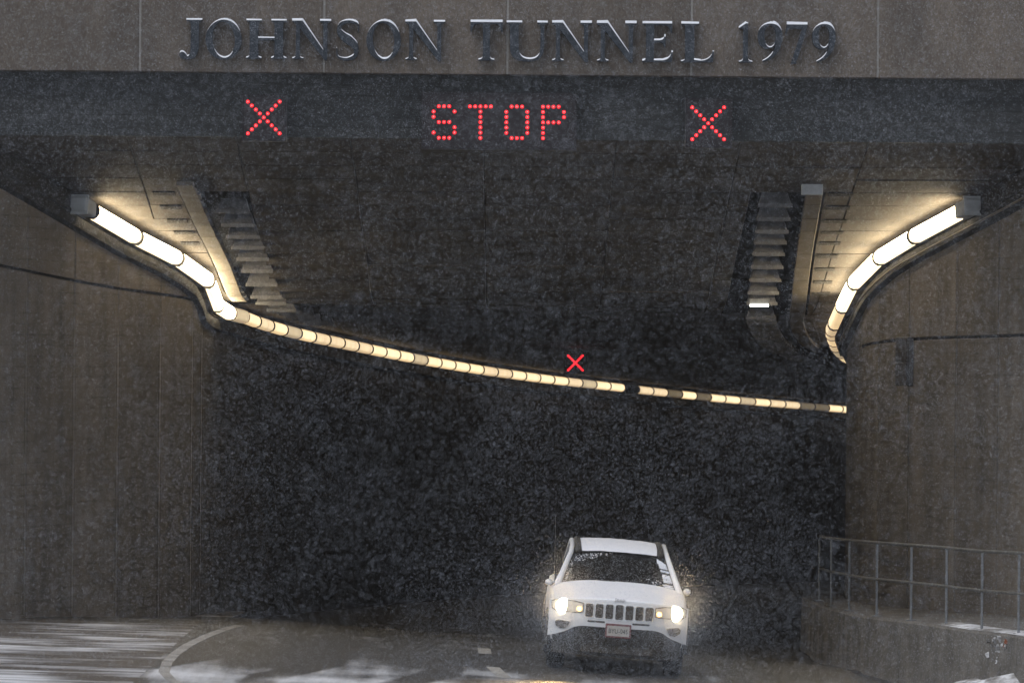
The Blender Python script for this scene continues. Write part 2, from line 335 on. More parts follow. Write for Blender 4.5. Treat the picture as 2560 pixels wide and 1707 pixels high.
# lane dashes and the left edge line lie on the road as thin paint sheets
def strip(m, pts, w, lift=0.004):
    rows = []
    for i, (x, d) in enumerate(pts):
        x0, d0 = pts[max(i - 1, 0)]; x1, d1 = pts[min(i + 1, len(pts) - 1)]
        t = Vector((x1 - x0, d1 - d0)).normalized(); nx, nd = t.y, -t.x
        rows.append([(x + nx * s, d + nd * s, road_z(x + nx * s, d + nd * s) + lift) for s in (-w / 2, 0, w / 2)])
    m.grid(rows)
def ground_at(px, py):
    d = 60.0
    while d < 100:
        q = P(px, py, d)
        if q.z <= road_z(q.x, d): return q
        d += 0.02
    return q
for pa, pb in (((1213, 1634), (1210, 1620)), ((1262, 1694), (1232, 1667))):
    a, b = ground_at(*pa), ground_at(*pb); m = MB(); strip(m, [(a.x, a.y), ((a.x + b.x) / 2, (a.y + b.y) / 2), (b.x, b.y)], 0.19); m.build('lane_dash', M['paint'], road)
ed = [ground_at(*p) for p in ((470, 1718), (428, 1700), (410, 1680), (418, 1655), (436, 1636), (470, 1612), (520, 1588), (570, 1570), (600, 1563))]
m = MB(); strip(m, [(q.x, q.y) for q in ed], 0.14, 0.006); m.build('edge_line', M['worn_edge'], road)

# ------------------------------------------------------------------ facade with its panels, lintel and letters
fac = thing('portal_facade', 'tan concrete portal facade of tall slabs above the tunnel mouth', 'facade', (0, LIP, 0))
def fp(px, py, d=81.65): q = P(px, py, d); return q.x, q.z
zlow = fp(1280, 187)[1]; zlip = fp(1280, 349, 82.0)[1]
jx = [fp(x, 100)[0] for x in (350, 810, 1269, 1729, 2195)]
stp = (jx[-1] - jx[0]) / 4
jx = [jx[0] - stp * k for k in (4, 3, 2, 1)] + jx + [jx[-1] + stp * k for k in (1, 2, 3, 4)]
for a, b in zip(jx[:-1], jx[1:]):
    for z0, z1 in ((zlow, zlow + 2.2), (zlow + 2.23, zlow + 3.6)):
        m = MB(); m.box(a + 0.016, b - 0.016, 81.65 - LIP, 82.3 - LIP, z0, z1); m.build('facade_panel', M['facade'], fac, bevel=0.012)
for x in jx:
    m = MB(); m.box(x - 0.0155, x + 0.0155, 81.658 - LIP, 82.25 - LIP, zlow + 0.01, zlow + 3.6); m.build('joint_strip', M['joint'], fac)
m = MB(); m.box(jx[0], jx[-1], 81.5 - LIP, 83.6 - LIP, zlow + 3.61, zlow + 3.85); m.build('coping', M['facade'], fac, bevel=0.02)
m = MB(); m.box(-45, jx[0] - 0.003, 81.7 - LIP, 83.3 - LIP, -1.2, zlow + 3.6); m.build('cheek_wall', M['facade'], fac)
m = MB(); m.box(jx[-1] + 0.003, 45, 81.7 - LIP, 83.3 - LIP, -1.2, zlow + 3.6); m.build('cheek_wall', M['facade'], fac)
m = MB(); m.box(jx[0], -8.05, 81.9 - LIP, 83.2 - LIP, -1.2, zlow - 0.003); m.build('cheek_wall', M['facade'], fac)
m = MB(); m.box(8.27, jx[-1], 81.9 - LIP, 83.2 - LIP, -1.2, zlow - 0.003); m.build('cheek_wall', M['facade'], fac)
# lintel: boards one above the other
nb = 6; hz = (zlow - zlip) / nb
for i in range(nb):
    m = MB(); off = 0.004 * (i % 2) + (0.03 if i == 0 else 0)
    m.box(-8.04, 8.26, 82.0 - off - LIP, 82.3 - LIP, zlip + hz * i + 0.002, zlip + hz * (i + 1) - 0.002); m.build('lintel_board', M['lintel'], fac, bevel=0.003)
m = MB(); m.box(-8.04, 8.26, 82.05 - LIP, 82.9 - LIP, zlip + 0.02, zlow + 3.4); m.build('lintel_core', M['backing'], fac)

# serif capitals, drawn on a unit square
def curve(p0, p1, p2, n=6): return [((1 - t)**2 * p0[0] + 2 * t * (1 - t) * p1[0] + t * t * p2[0], (1 - t)**2 * p0[1] + 2 * t * (1 - t) * p1[1] + t * t * p2[1]) for t in [i / n for i in range(n + 1)]]
T_, B_ = 0.035, 0.10
def foot(x, dr, s, base, up):
    """from the stem's edge out to the tip of its serif"""
    return curve((x, base + up * (T_ + B_)), (x, base + up * T_), (x + dr * s, base + up * T_), 5) + [(x + dr * s, base)]
def rv(l): return l[::-1]
def ell(cx, cy, rx, ry, n=40, rot=0.0):
    c, s_ = math.cos(rot), math.sin(rot)
    return [(cx + rx * math.cos(a) * c - ry * math.sin(a) * s_, cy + rx * math.cos(a) * s_ + ry * math.sin(a) * c) for a in [2 * math.pi * i / n for i in range(n)]]
def stroke(pts, ws):
    n = len(pts); P_ = []
    def cr(a, b, c, d, t): return 0.5 * ((2 * b) + (-a + c) * t + (2 * a - 5 * b + 4 * c - d) * t * t + (-a + 3 * b - 3 * c + d) * t**3)
    for i in range(n - 1):
        q = [pts[max(i - 1, 0)], pts[i], pts[i + 1], pts[min(i + 2, n - 1)]]
        for k in range(6):
            t = k / 6; P_.append((cr(*[w[0] for w in q], t), cr(*[w[1] for w in q], t), ws[i] * (1 - t) + ws[i + 1] * t))
    P_.append((*pts[-1], ws[-1])); L, Rr = [], []
    for i, (x, y, w) in enumerate(P_):
        a, b = P_[max(i - 1, 0)], P_[min(i + 1, len(P_) - 1)]; dx, dy = b[0] - a[0], b[1] - a[1]; l = math.hypot(dx, dy) or 1
        L.append((x - dy / l * w / 2, y + dx / l * w / 2)); Rr.append((x + dy / l * w / 2, y - dx / l * w / 2))
    return L + rv(Rr)
def glyph(ch):
    s = 0.08
    if ch == 'H':
        a, b, c, d = 0.09, 0.30, 0.70, 0.91
        return [rv(foot(a, -1, s, 0, 1)) + foot(a, -1, s, 1, -1) + rv(foot(b, 1, s, 1, -1)) + [(b, .55), (c, .55)] + foot(c, -1, s, 1, -1) + rv(foot(d, 1, s, 1, -1))
                + foot(d, 1, s, 0, 1) + rv(foot(c, -1, s, 0, 1)) + [(c, .48), (b, .48)] + foot(b, 1, s, 0, 1)]
    if ch == 'N':
        return [rv(foot(0.10, -1, 0.09, 0, 1)) + [(0.10, .90), (0.0, 1 - T_), (0.0, 1), (.27, 1), (.80, .25)] + foot(.80, -1, 0.09, 1, -1) + rv(foot(0.90, 1, 0.09, 1, -1))
                + [(.90, -.02), (.83, -.02), (.20, .80)] + foot(.20, 1, 0.09, 0, 1)]
    if ch == 'T':
        return [[(.0, 1), (1, 1), (1, .74), (.965, .74)] + curve((.965, .74), (.93, .95), (.74, .95), 5) + [(.61, .95)] + foot(.61, 1, .14, 0, 1) + rv(foot(.39, -1, .14, 0, 1)) + [(.39, .95), (.26, .95)] + curve((.26, .95), (.07, .95), (.035, .74), 5) + [(0, .74)]]
    if ch == 'U':
        a, b, c, d = 0.09, 0.30, 0.82, 0.91
        return [foot(a, -1, s, 1, -1) + rv(foot(b, 1, s, 1, -1)) + [(b, .34)] + curve((b, .34), (.32, .055), (.56, .055), 7)[1:] + curve((.56, .055), (c, .055), (c, .36), 7)[1:] + foot(c, -1, s, 1, -1) + rv(foot(d, 1, s, 1, -1))
                + [(d, .36)] + curve((d, .36), (.91, -.02), (.52, -.02), 7)[1:] + curve((.52, -.02), (a, -.02), (a, .36), 7)[1:]]
    if ch == 'E':
        a, b = 0.12, 0.38
        return [rv(foot(a, -1, .12, 0, 1)) + foot(a, -1, .12, 1, -1) + [(.97, 1), (.97, .76), (.93, .76)] + curve((.93, .76), (.88, .95), (.66, .95), 5) + [(b, .95), (b, .565), (.56, .565)] + curve((.56, .565), (.70, .57), (.72, .66), 4) + [(.76, .66), (.76, .38), (.72, .38)]
                + curve((.72, .38), (.70, .505), (.56, .505), 4) + [(b, .505), (b, .05), (.62, .05)] + curve((.62, .05), (.9, .05), (.96, .26), 6) + [(1.0, .26), (.97, 0)]]
    if ch == 'L':
        a, b = 0.13, 0.40
        return [rv(foot(a, -1, .12, 0, 1)) + foot(a, -1, .12, 1, -1) + rv(foot(b, 1, .14, 1, -1)) + [(b, .07), (.60, .05)] + curve((.60, .05), (.90, .06), (.96, .29), 6) + [(1.0, .29), (.97, 0)]]
    if ch == 'J':
        return [foot(.50, -1, .20, 1, -1) + rv(foot(.86, 1, .14, 1, -1)) + [(.86, .34)] + curve((.86, .34), (.84, -.03), (.36, -.03), 8)[1:] + curve((.36, -.03), (.0, -.03), (.0, .10), 5)[1:] + curve((.0, .10), (.02, .2), (.18, .17), 5)[1:]
                + curve((.18, .17), (.33, .12), (.34, .06), 4)[1:] + curve((.34, .06), (.50, .04), (.50, .36), 5)[1:]]
    if ch == 'O': return [ell(.5, .49, .5, .52), ell(.5, .49, .31, .465, rot=0.12)]
    if ch == 'S': return [stroke([(.93, .70), (.92, .90), (.70, .965), (.45, .975), (.20, .90), (.15, .73), (.35, .58), (.62, .47), (.83, .32), (.80, .10), (.55, .02), (.30, .02), (.08, .10), (.05, .31)], [.03, .05, .075, .08, .13, .20, .24, .25, .22, .13, .08, .07, .05, .03])]
    if ch == '1': return [[(.0, .90), (.52, 1.02), (.66, 1.02), (.66, .14)] + curve((.66, .14), (.70, .035), (1.0, .035), 5)[1:] + [(1.0, 0), (.02, 0), (.02, .035)] + curve((.02, .035), (.30, .035), (.32, .14), 5)[1:] + [(.32, .86), (.02, .875)]]
    if ch == '7': return [[(.03, .74), (.10, 1), (1.0, 1), (1.0, .95), (.52, -.02), (.28, -.02), (.78, .88), (.26, .88)] + curve((.26, .88), (.12, .87), (.08, .74), 4)[1:]]
    if ch == '9':
        return [[(.22, .02)] + curve((.22, .02), (.98, .14), (1.0, .68), 9)[1:] + curve((1.0, .68), (.98, 1.02), (.50, 1.02), 7)[1:] + curve((.50, 1.02), (0, 1.0), (0, .68), 7)[1:] + curve((0, .68), (.02, .36), (.42, .36), 7)[1:]
                + curve((.42, .36), (.62, .36), (.72, .47), 5)[1:] + curve((.72, .47), (.62, .16), (.20, .06), 6)[1:], ell(.5, .69, .235, .285, 26)]
sign = thing('portal_lettering', 'dark metal capitals spelling the tunnel name and year across the facade', 'lettering', (0, 81.64, zlow))
CAP = {450: .7, 515: .8, 616: .6, 731: .9, 840: .8, 917: 1, 1014: .85, 1177: 1.1, 1266: .8, 1381: 1, 1493: 1, 1607: 1.1, 1703: 1, 1848: .9, 1895: 1.1, 1962: 1.1, 2031: 1.1}
def place_letter(ch, x0, x1, pos_):
    q0, q1 = fp(x0, 0, 81.55)[0], fp(x1, 0, 81.55)[0]
    xm = (x0 + x1) / 2; yb = 146.5 + (xm - 480) * 0.0078; z0 = fp(xm, yb, 81.55)[1]; H = 97 / F * 81.55
    loops = glyph(ch); to3 = lambda x, y, d: (q0 + (q1 - q0) * x, d, z0 + H * y - zlow)
    m = MB(); m.prism(loops, to3, -0.13, 0.0); lt = m.build('letter', M['letter'], sign)
    # snow that settled on every ledge facing up
    sm = MB()
    for li, lp in enumerate(loops):
        pts = [(q0 + (q1 - q0) * x, z0 + H * y - zlow) for x, y in lp]; n = len(pts)
        ar = sum(pts[i][0] * pts[(i + 1) % n][1] - pts[(i + 1) % n][0] * pts[i][1] for i in range(n))
        sg = (1 if ar > 0 else -1) * (1 if li == 0 else -1)
        up = []
        for i in range(n):
            a, b = pts[i], pts[(i + 1) % n]; dx, dz = b[0] - a[0], b[1] - a[1]; l = math.hypot(dx, dz)
            up.append((-sg * dx / l if l > 1e-6 else 0))      # z part of the outward normal
        lim = 0.42
        hv = []
        for i in range(n):
            k0, k1 = up[i - 1], up[i]; g = max(0, min(k0, k1)); hv.append(0.006 + 0.04 * max(0, (max(k0, k1) - lim) / (1 - lim)) * (1.0 if g > lim else 0.8) * (1.0 if li == 0 and pts[i][1] + zlow > z0 + H * .6 else 0.6))
        for i in range(n):
            if up[i] > lim:
                a, b = pts[i], pts[(i + 1) % n]
                if math.hypot(b[0] - a[0], b[1] - a[1]) < 0.004: continue
                fl = 1.0 if math.hypot(b[0] - a[0], b[1] - a[1]) > 0.05 or len(lp) > 36 else 0.4
                fl *= 0.72 * CAP.get(pos_, 0.85)
                if ch in 'OS9' and li == 0: fl *= max(0.12, min(1, ((a[0] - q0) / (q1 - q0)) * 1.5 - .15))
                ha, hb = fl * hv[i] * random.uniform(.85, 1.1), fl * hv[(i + 1) % n] * random.uniform(.85, 1.1)
                f0, f1 = -0.138, -0.004
                sm.hexa([(a[0], f0, a[1] - .006), (b[0], f0, b[1] - .006), (b[0], f1, b[1] - .006), (a[0], f1, a[1] - .006)],
                        [(a[0], f0 + .01, a[1] + ha), (b[0], f0 + .01, b[1] + hb), (b[0], f1, b[1] + hb * 1.3), (a[0], f1, a[1] + ha * 1.3)])
    if sm.v: struct(sm.build('snow_cap', M['snow'], lt), 'stuff')
for ch, a, b in (('J', 450, 506), ('O', 515, 605), ('H', 616, 718), ('N', 731, 829), ('S', 840, 901), ('O', 917, 1003), ('N', 1014, 1114),
                 ('T', 1177, 1257), ('U', 1266, 1371), ('N', 1381, 1481), ('N', 1493, 1593), ('E', 1607, 1683), ('L', 1703, 1786),
                 ('1', 1848, 1882), ('9', 1895, 1957), ('7', 1962, 2019), ('9', 2031, 2090)):
    place_letter(ch, a, b, a)

# ------------------------------------------------------------------ light signs
def led_mesh(r):
    m = MB(); n = 10
    def ring(rr, y): return [(rr * math.cos(2 * math.pi * i / n), y, rr * math.sin(2 * math.pi * i / n)) for i in range(n)]
    rs = [ring(r, 0), ring(r * .98, -r * .35), ring(r * .36, -r * .62)]
    m.add(rs[0] + rs[1] + rs[2], [(k * n + i, k * n + (i + 1) % n, (k + 1) * n + (i + 1) % n, (k + 1) * n + i) for k in (0, 1) for i in range(n)], 1)
    o = len(m.v); m.add(rs[2] + [(0, -r * .75, 0)], [(i, (i + 1) % n, n) for i in range(n)], 0)
    return m.mesh('led', [M['led_core'], M['led_red']])
def light_sign(name, label, cat, box, dots, D, r, group=None, hood=0.12, depth=0.3, extra=None):
    a = P(box[0], box[1], D); b = P(box[2], box[3], D); c = (a + b) / 2
    t = thing(name, label, cat, (c.x, D, c.z), group); w, h = (b.x - a.x) / 2, (a.z - b.z) / 2
    m = MB(); m.box(-w, w, 0.0, depth, -h, h); m.build('housing', M['housing'], t, bevel=0.01)
    m = MB(); e = 0.018; m.box(-w + e, w - e, -0.012, 0.004, -h + e, h - e); m.build('face_panel', M['panel'], t, bevel=0.004)
    m = MB()
    for (x0, x1, z0, z1) in ((-w, w, h - e, h), (-w, w, -h, -h + e), (-w, -w + e, -h + e, h - e), (w - e, w, -h + e, h - e)): m.box(x0 + .001, x1 - .001, -0.03, -0.0005, z0 + .001, z1 - .001)
    m.build('frame', M['panel'], t)
    me = led_mesh(r)
    for (px, py) in dots:
        q = P(px, py, D); o = link('led', me, t); o.location = (q.x - c.x, -0.012, q.z - c.z)
    if extra: extra(t, w, h)
    return t
def xdots(cx, cy, half, n=4): return [(cx + half * i / n, cy + half * i / n) for i in range(-n, n + 1)] + [(cx + half * i / n, cy - half * i / n) for i in range(-n, n + 1) if i]
G = 'red cross lane signals'
light_sign('lane_signal', 'black lane signal with a red lit cross, left of the STOP board', 'lane signal', (604, 236, 716, 354), xdots(659.5, 294.5, 39.7), 81.78, 0.025, G)
light_sign('lane_signal', 'black lane signal with a red lit cross, right of the STOP board', 'lane signal', (1714, 246, 1830, 371), xdots(1770.5, 309, 39.7), 81.78, 0.025, G)
FONT = {'S': ['.XXX.', 'X...X', 'X....', '.XXX.', '....X', 'X...X', '.XXX.'], 'T': ['XXXXX', '..X..', '..X..', '..X..', '..X..', '..X..', '..X..'],
        'O': ['.XXX.', 'X...X', 'X...X', 'X...X', 'X...X', 'X...X', '.XXX.'], 'P': ['XXXX.', 'X...X', 'X...X', 'XXXX.', 'X....', 'X....', 'X....']}
dots = []
for ch, x0 in (('S', 1084), ('T', 1175), ('O', 1266), ('P', 1357.5)):
    for r_, row in enumerate(FONT[ch]):
        for c_, k in enumerate(row):
            if k == 'X': dots.append((x0 + c_ * 13.1, 266.5 + r_ * 13.1 + (x0 - 1084) * 0.004))
light_sign('message_board', 'black message board with STOP in red light dots under the lettering', 'message board', (1054, 230, 1441, 376), dots, 81.74, 0.025)

# ------------------------------------------------------------------ side walls of concrete panels
def wall_frame(fx, d):
    e = 0.2; t = Vector((fx(d + e) - fx(d - e), 2 * e, 0)).normalized(); return t
def wall(side, label, joints, seam, base):
    fx = XWL if side < 0 else XWR
    t = thing('tunnel_wall', label, 'wall', (fx(90), 90, base(90)))
    ox, oy, oz = t.location
    def band_low(d): return (ZL(d) if side < 0 else ZR(d)) + CEIL_UP - 0.52
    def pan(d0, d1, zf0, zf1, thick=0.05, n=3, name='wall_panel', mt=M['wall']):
        m = MB(); fr, bk = [], []
        for d in frange(d0, d1, n):
            fr.append([(fx(d) - ox, d - oy, zf0(d) - oz), (fx(d) - ox, d - oy, zf1(d) - oz)]); bk.append([(fx(d) + side * thick - ox, d - oy, zf0(d) - oz), (fx(d) + side * thick - ox, d - oy, zf1(d) - oz)])
        k = n + 1; vs = [p for r in fr for p in r] + [p for r in bk for p in r]; o = 2 * k; fs = []
        for i in range(n):
            a = 2 * i; fs += [(a, a + 1, a + 3, a + 2), (o + a, o + a + 2, o + a + 3, o + a + 1), (a, a + 2, o + a + 2, o + a), (a + 1, o + a + 1, o + a + 3, a + 3)]
        fs += [(0, o, o + 1, 1), (2 * n, 2 * n + 1, o + 2 * n + 1, o + 2 * n)]
        m.add(vs, fs); return m.build(name, mt, t, bevel=0.008 if d1 < joints[-1] - 0.1 else 0)
    g = 0.024
    for d0, d1 in zip(joints[:-1], joints[1:]):
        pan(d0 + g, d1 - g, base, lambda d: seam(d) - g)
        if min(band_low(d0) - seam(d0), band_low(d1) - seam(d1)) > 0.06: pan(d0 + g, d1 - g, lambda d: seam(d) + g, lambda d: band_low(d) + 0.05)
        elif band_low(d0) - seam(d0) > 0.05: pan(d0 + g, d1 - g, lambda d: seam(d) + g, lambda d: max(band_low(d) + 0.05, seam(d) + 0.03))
    m = MB(); dd = frange(81.95, joints[-1] + 0.4, 14)
    m.grid([[(fx(d) + side * (0.052) - ox, d - oy, z - oz) for z in (base(d) - 0.5, base(d) + 3, ZL(d) + 0.6)] for d in dd]); m.build('wall_backing', M['backing'], t)
    m = MB(); dd = frange(joints[-1] - g + 0.0008, 205, 70)
    m.grid([[(fx(d) - ox, d - oy, z - oz) for z in (base(d) - 2.5, base(d) + 1.5, (ZL(d) if side < 0 else ZR(d)) + 0.5)] for d in dd]); m.build('tunnel_lining', M['lining'], t, smooth=True)
    # cornice band that carries the lights
    m = MB(); rows = []
    for d in frange(82.35, 200, 110):
        lo = band_low(d); hi = (ZL(d) if side < 0 else ZR(d)) + CEIL_UP + 0.02; x = fx(d)
        rows.append([(x - side * 0.0 - ox, d - oy, lo - oz), (x - side * 0.10 - ox, d - oy, lo + 0.03 - oz), (x - side * 0.10 - ox, d - oy, lo + 0.2 - oz), (x - side * 0.13 - ox, d - oy, lo + 0.21 - oz),
                     (x - side * 0.13 - ox, d - oy, lo + 0.245 - oz), (x - side * 0.10 - ox, d - oy, lo + 0.255 - oz), (x - side * 0.10 - ox, d - oy, hi - oz)])
    m.grid(rows); m.build('cornice', M['band'], t)
    return t
def solve_d(px, fx, py=1000, lo=81.5, hi=99):
    best = min(frange(lo, hi, 700), key=lambda d: abs(P(px, py, d).x - fx(d))); return best
jl = [82.02] + [solve_d(x, XWL) for x in (65, 185, 295, 400)]; jl = [d for i, d in enumerate(jl) if i == 0 or d - jl[i - 1] > 0.4] + [93.3, 95.4, 97.5]
jr = [82.02] + [solve_d(x, XWR) for x in (2495, 2390, 2272)]; jr = jr + [jr[-1] + 2.1, jr[-1] + 4.2]
print('joints', jl, jr)
sl_ = interp([(82, 5.72), (83.5, 5.66), (89, 5.38), (93, 5.25), (100, 5.0)]); sr_ = interp([(82, 4.80), (84, 4.77), (91, 4.67), (100, 4.35)])
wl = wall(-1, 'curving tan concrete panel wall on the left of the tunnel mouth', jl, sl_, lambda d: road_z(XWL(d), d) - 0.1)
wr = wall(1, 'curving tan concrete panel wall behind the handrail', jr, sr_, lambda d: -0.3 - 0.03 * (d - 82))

# ------------------------------------------------------------------ ceiling: slabs, slots and two open troughs
cl = thing('tunnel_ceiling', 'flared concrete slab ceiling rising from the tunnel to the portal beam', 'ceiling', (0, 90, 6.2))
co = cl.location.copy()
def slab(x0, x1, d0, d1, g=0.012, th=0.07):
    fa = lambda x, d: x(d) if callable(x) else x
    c = []
    for d in (d0 + g, d1 - g):
        a, b = fa(x0, d) + g * .5, fa(x1, d) - g * .5
        c += [(a, d), (b, d)]
    c = [c[0], c[1], c[3], c[2]]; jz = random.uniform(-0.006, 0.006)
    m = MB(); m.hexa([(x - co.x, d - co.y, zc(x, d) + jz - co.z) for x, d in c], [(x - co.x, d - co.y, zc(x, d) + th - co.z) for x, d in c]); m.build('ceiling_slab', M['ceiling'], cl, bevel=0.006)
xtl = interp([(86, -4.95), (91, -4.78), (96, -4.62)])
xtr = interp([(86.3, 4.57), (91, 4.68), (96, 4.83), (100, 5.0), (104, 5.25), (108, 5.6), (112, 6.1)])
TL, TR = (lambda d: xtl(d) - 0.165, -4.03), (3.62, lambda d: xtr(d) + 0.165)
fx_ = lambda x, d: x(d) if callable(x) else x
rowsD = frange(82.4, 98.15, 15)
for d0, d1 in zip(rowsD[:-1], rowsD[1:]):
    L0 = lambda d: XL(d) - 0.13
    R0 = lambda d: XR(d) + 0.13
    if d0 < 86.0: cols = [L0, -5.6, TL[1], -2.37, -0.44, 1.49, 3.3, 5.15, R0]
    else: cols = [L0] + ([-5.6] if L0(d1) < -5.9 else []) + [TL[0], None, TL[1], -2.37, -0.44, 1.49, 3.3, TR[0], None, TR[1]] + ([5.15] if R0(d1) > 5.5 else []) + [R0]
    i = 0
    while i < len(cols) - 1:
        if cols[i + 1] is None: i += 2; continue
        slab(cols[i], cols[i + 1], d0, d1); i += 1
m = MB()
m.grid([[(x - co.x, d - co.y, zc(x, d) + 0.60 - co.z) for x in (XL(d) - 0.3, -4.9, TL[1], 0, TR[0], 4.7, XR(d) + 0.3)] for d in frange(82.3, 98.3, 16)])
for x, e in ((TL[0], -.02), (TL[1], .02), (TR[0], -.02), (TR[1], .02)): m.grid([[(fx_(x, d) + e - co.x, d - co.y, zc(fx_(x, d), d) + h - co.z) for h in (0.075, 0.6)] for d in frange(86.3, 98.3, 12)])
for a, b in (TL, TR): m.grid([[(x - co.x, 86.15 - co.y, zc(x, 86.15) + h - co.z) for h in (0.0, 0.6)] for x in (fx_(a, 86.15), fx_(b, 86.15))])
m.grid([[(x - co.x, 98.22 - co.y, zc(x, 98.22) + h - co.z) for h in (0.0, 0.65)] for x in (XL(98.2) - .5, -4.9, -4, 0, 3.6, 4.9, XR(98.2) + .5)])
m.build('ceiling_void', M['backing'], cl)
# beyond the flare: one lining sheet with the troughs running on beside the walls
offs = [lambda d: XL(d) - 0.3, lambda d: XL(d) + 0.12, lambda d: XL(d) + 0.85, None, lambda d: (XL(d) + XR(d)) / 2, None, lambda d: XR(d) - 1.15, lambda d: XR(d) - .12, lambda d: XR(d) + 0.3]
m = MB(); fo = [o for o in offs if o]
m.grid([[(o(d) - co.x, d - co.y, zc(o(d), d) + 0.004 - co.z) for o in fo] for d in frange(98.16, 205, 54)]); m.build('tunnel_soffit', M['lining'], cl, smooth=True)
# dark slots beside each trough
for k in range(9):
    d = 86.6 + 1.05 * k
    for x0, x1 in ((TL[0](d) - .40 + 0.012 * k, TL[0](d) - .06), (TR[1](d) + .06, TR[1](d) + .44 - 0.012 * k)):
        if x0 < XL(d) + 0.1 or x1 > XR(d) - 0.1: continue
        m = MB(); c = [(x0, d), (x1, d), (x1, d + .24), (x0, d + .24)]
        m.hexa([(x - co.x, y - co.y, zc(x, y) - 0.014 - co.z) for x, y in c], [(x - co.x, y - co.y, zc(x, y) + 0.03 - co.z) for x, y in c]); m.build('vent_slot', M['backing'], cl)
m = MB(); m.grid([[(x, 206, z) for z in (-7, 2, 8)] for x in frange(-10, 60, 6)]); e = m.build('tunnel_end', M['lining']); struct(e)

# cable trays along the troughs, in sections
def tray(label, xs, d0, d1, n, w):
    xa = xs(d0); t = thing('cable_tray', label, 'cable tray', (xa, d0, zc(xa, d0) - 0.03), 'cable trays under the ceiling'); o = t.location.copy()
    for i in range(n):
        a, b = d0 + (d1 - d0) * i / n, d0 + (d1 - d0) * (i + 1) / n - 0.02
        m = MB(); c = [(xs(a) - w / 2, a), (xs(a) + w / 2, a), (xs(b) + w / 2, b), (xs(b) - w / 2, b)]
        m.hexa([(x - o.x, d - o.y, zc(x, d) - 0.06 - o.z) for x, d in c], [(x - o.x, d - o.y, zc(x, d) + 0.05 - o.z) for x, d in c]); m.build('tray_section', M['tray'], t, bevel=0.006)
        for s in (0.25, 0.75):
            m = MB()
            dd = a + (b - a) * s; xx = xs(dd) + (w / 2 if xa < 0 else -w / 2); sg = 1 if xa < 0 else -1
            m.hexa([(xx - o.x, dd - o.y - .02, zc(xx, dd) - .05 - o.z), (xx + sg * .05 - o.x, dd - o.y - .02, zc(xx, dd) - .05 - o.z), (xx + sg * .05 - o.x, dd - o.y + .02, zc(xx, dd) - .05 - o.z), (xx - o.x, dd - o.y + .02, zc(xx, dd) - .05 - o.z)],
                   [(xx - o.x, dd - o.y - .02, zc(xx, dd) - .02 - o.z), (xx + sg * .05 - o.x, dd - o.y - .02, zc(xx, dd) - .02 - o.z), (xx + sg * .05 - o.x, dd - o.y + .02, zc(xx, dd) - .02 - o.z), (xx - o.x, dd - o.y + .02, zc(xx, dd) - .02 - o.z)])
            m.build('bracket', M['fixture'], t)
tray('straight dull tan tray beside the left trough of dark fixtures', xtl, 85.8, 96.2, 10, 0.25)
tray('tan tray bending right beside the right trough of dark fixtures', xtr, 86.2, 112, 24, 0.25)

# unlit louvred lamps in the troughs
def make_lamp():
    t = thing('trough_lamp', 'lamp', 'ceiling lamp', (0, 0, 0), '')
    m = MB(); m.hexa([(-.25, -.1, -.10), (.25, -.1, -.10), (.25, .34, -.10), (-.25, .34, -.10)], [(-.19, .02, .10), (.19, .02, .10), (.19, .3, .10), (-.19, .3, .10)]); m.build('hood', M['fixture'], t, bevel=0.01)
    m = MB(); m.box(-.26, .26, -.13, -.105, -.135, -.075); m.build('rim', M['fixture'], t, bevel=0.004)
    m = MB(); m.box(-.24, .24, -.10, .33, -.13, -.104); m.build('lens', M['gasket'], t)
    m = MB(); m.box(-.02, .02, -.137, -.131, -.15, -.06); m.build('latch', M['fixture'], t)
    return t
def dup(root, loc, rz=0):
    r = root.copy(); COL.objects.link(r); r.location = loc; r.rotation_euler = (0, 0, rz)
    for ch in root.children:
        c = ch.copy(); COL.objects.link(c); c.parent = r
        for g_ in ch.children:
            d = g_.copy(); COL.objects.link(d); d.parent = c
    return r
TEENS = ['tenth', 'eleventh', 'twelfth', 'thirteenth', 'fourteenth', 'fifteenth', 'sixteenth', 'seventeenth', 'eighteenth', 'nineteenth']
def ordw(k):
    if k < 10: return ORD[k]
    if k < 20: return TEENS[k - 10]
    t_, u_ = divmod(k, 10); tens = ['twent', 'thirt', 'fort', 'fift'][t_ - 2]
    return tens + ('ieth' if u_ == 0 else 'y-' + ORD[u_])
ORD = ['', 'first', 'second', 'third', 'fourth', 'fifth', 'sixth', 'seventh', 'eighth', 'ninth', 'tenth']
lamp0 = make_lamp(); first = True
xbl = interp([(87.6, -4.32), (92, -4.2), (96.5, -4.06), (100, -3.85), (106, -3.4)])
xbr = interp([(87.5, 4.02), (92, 4.12), (96.5, 4.22), (100, 4.4), (104, 4.66), (108, 5.0), (112, 5.5), (118, 6.4)])
lit_spot = None
for side, xb, n, d0 in ((-1, xbl, 9, 87.7), (1, xbr, 9, 87.2)):
    for k in range(n):
        d = d0 + 1.06 * k; x = xb(d); z = zc(x, d) + 0.02
        o = lamp0 if first else dup(lamp0, (x, d, z)); first = False; o.location = (x, d, z)
        w = 'left' if side < 0 else 'right'
        o['label'] = f'{ORD[k + 1]} grey louvred lamp back from the portal in the {w} ceiling trough' if k else f'foremost grey louvred lamp in the {w} ceiling trough'
        o['group'] = f'unlit lamps in the {w} trough'
        if side > 0 and k == 7: lit_spot = (x, d, z)
for k in range(26):
    d = 97.4 + 0.78 * k; x = xbr(d); z = zc(x, d) - 0.01; rz = -math.atan((xbr(d + .5) - xbr(d - .5)))
    o = dup(lamp0, (x, d, z), rz); o['label'] = f'{ordw(k + 1)} small grey lamp in the close row curving right, counted inward'; o['group'] = 'close row of lamps inside the tunnel'
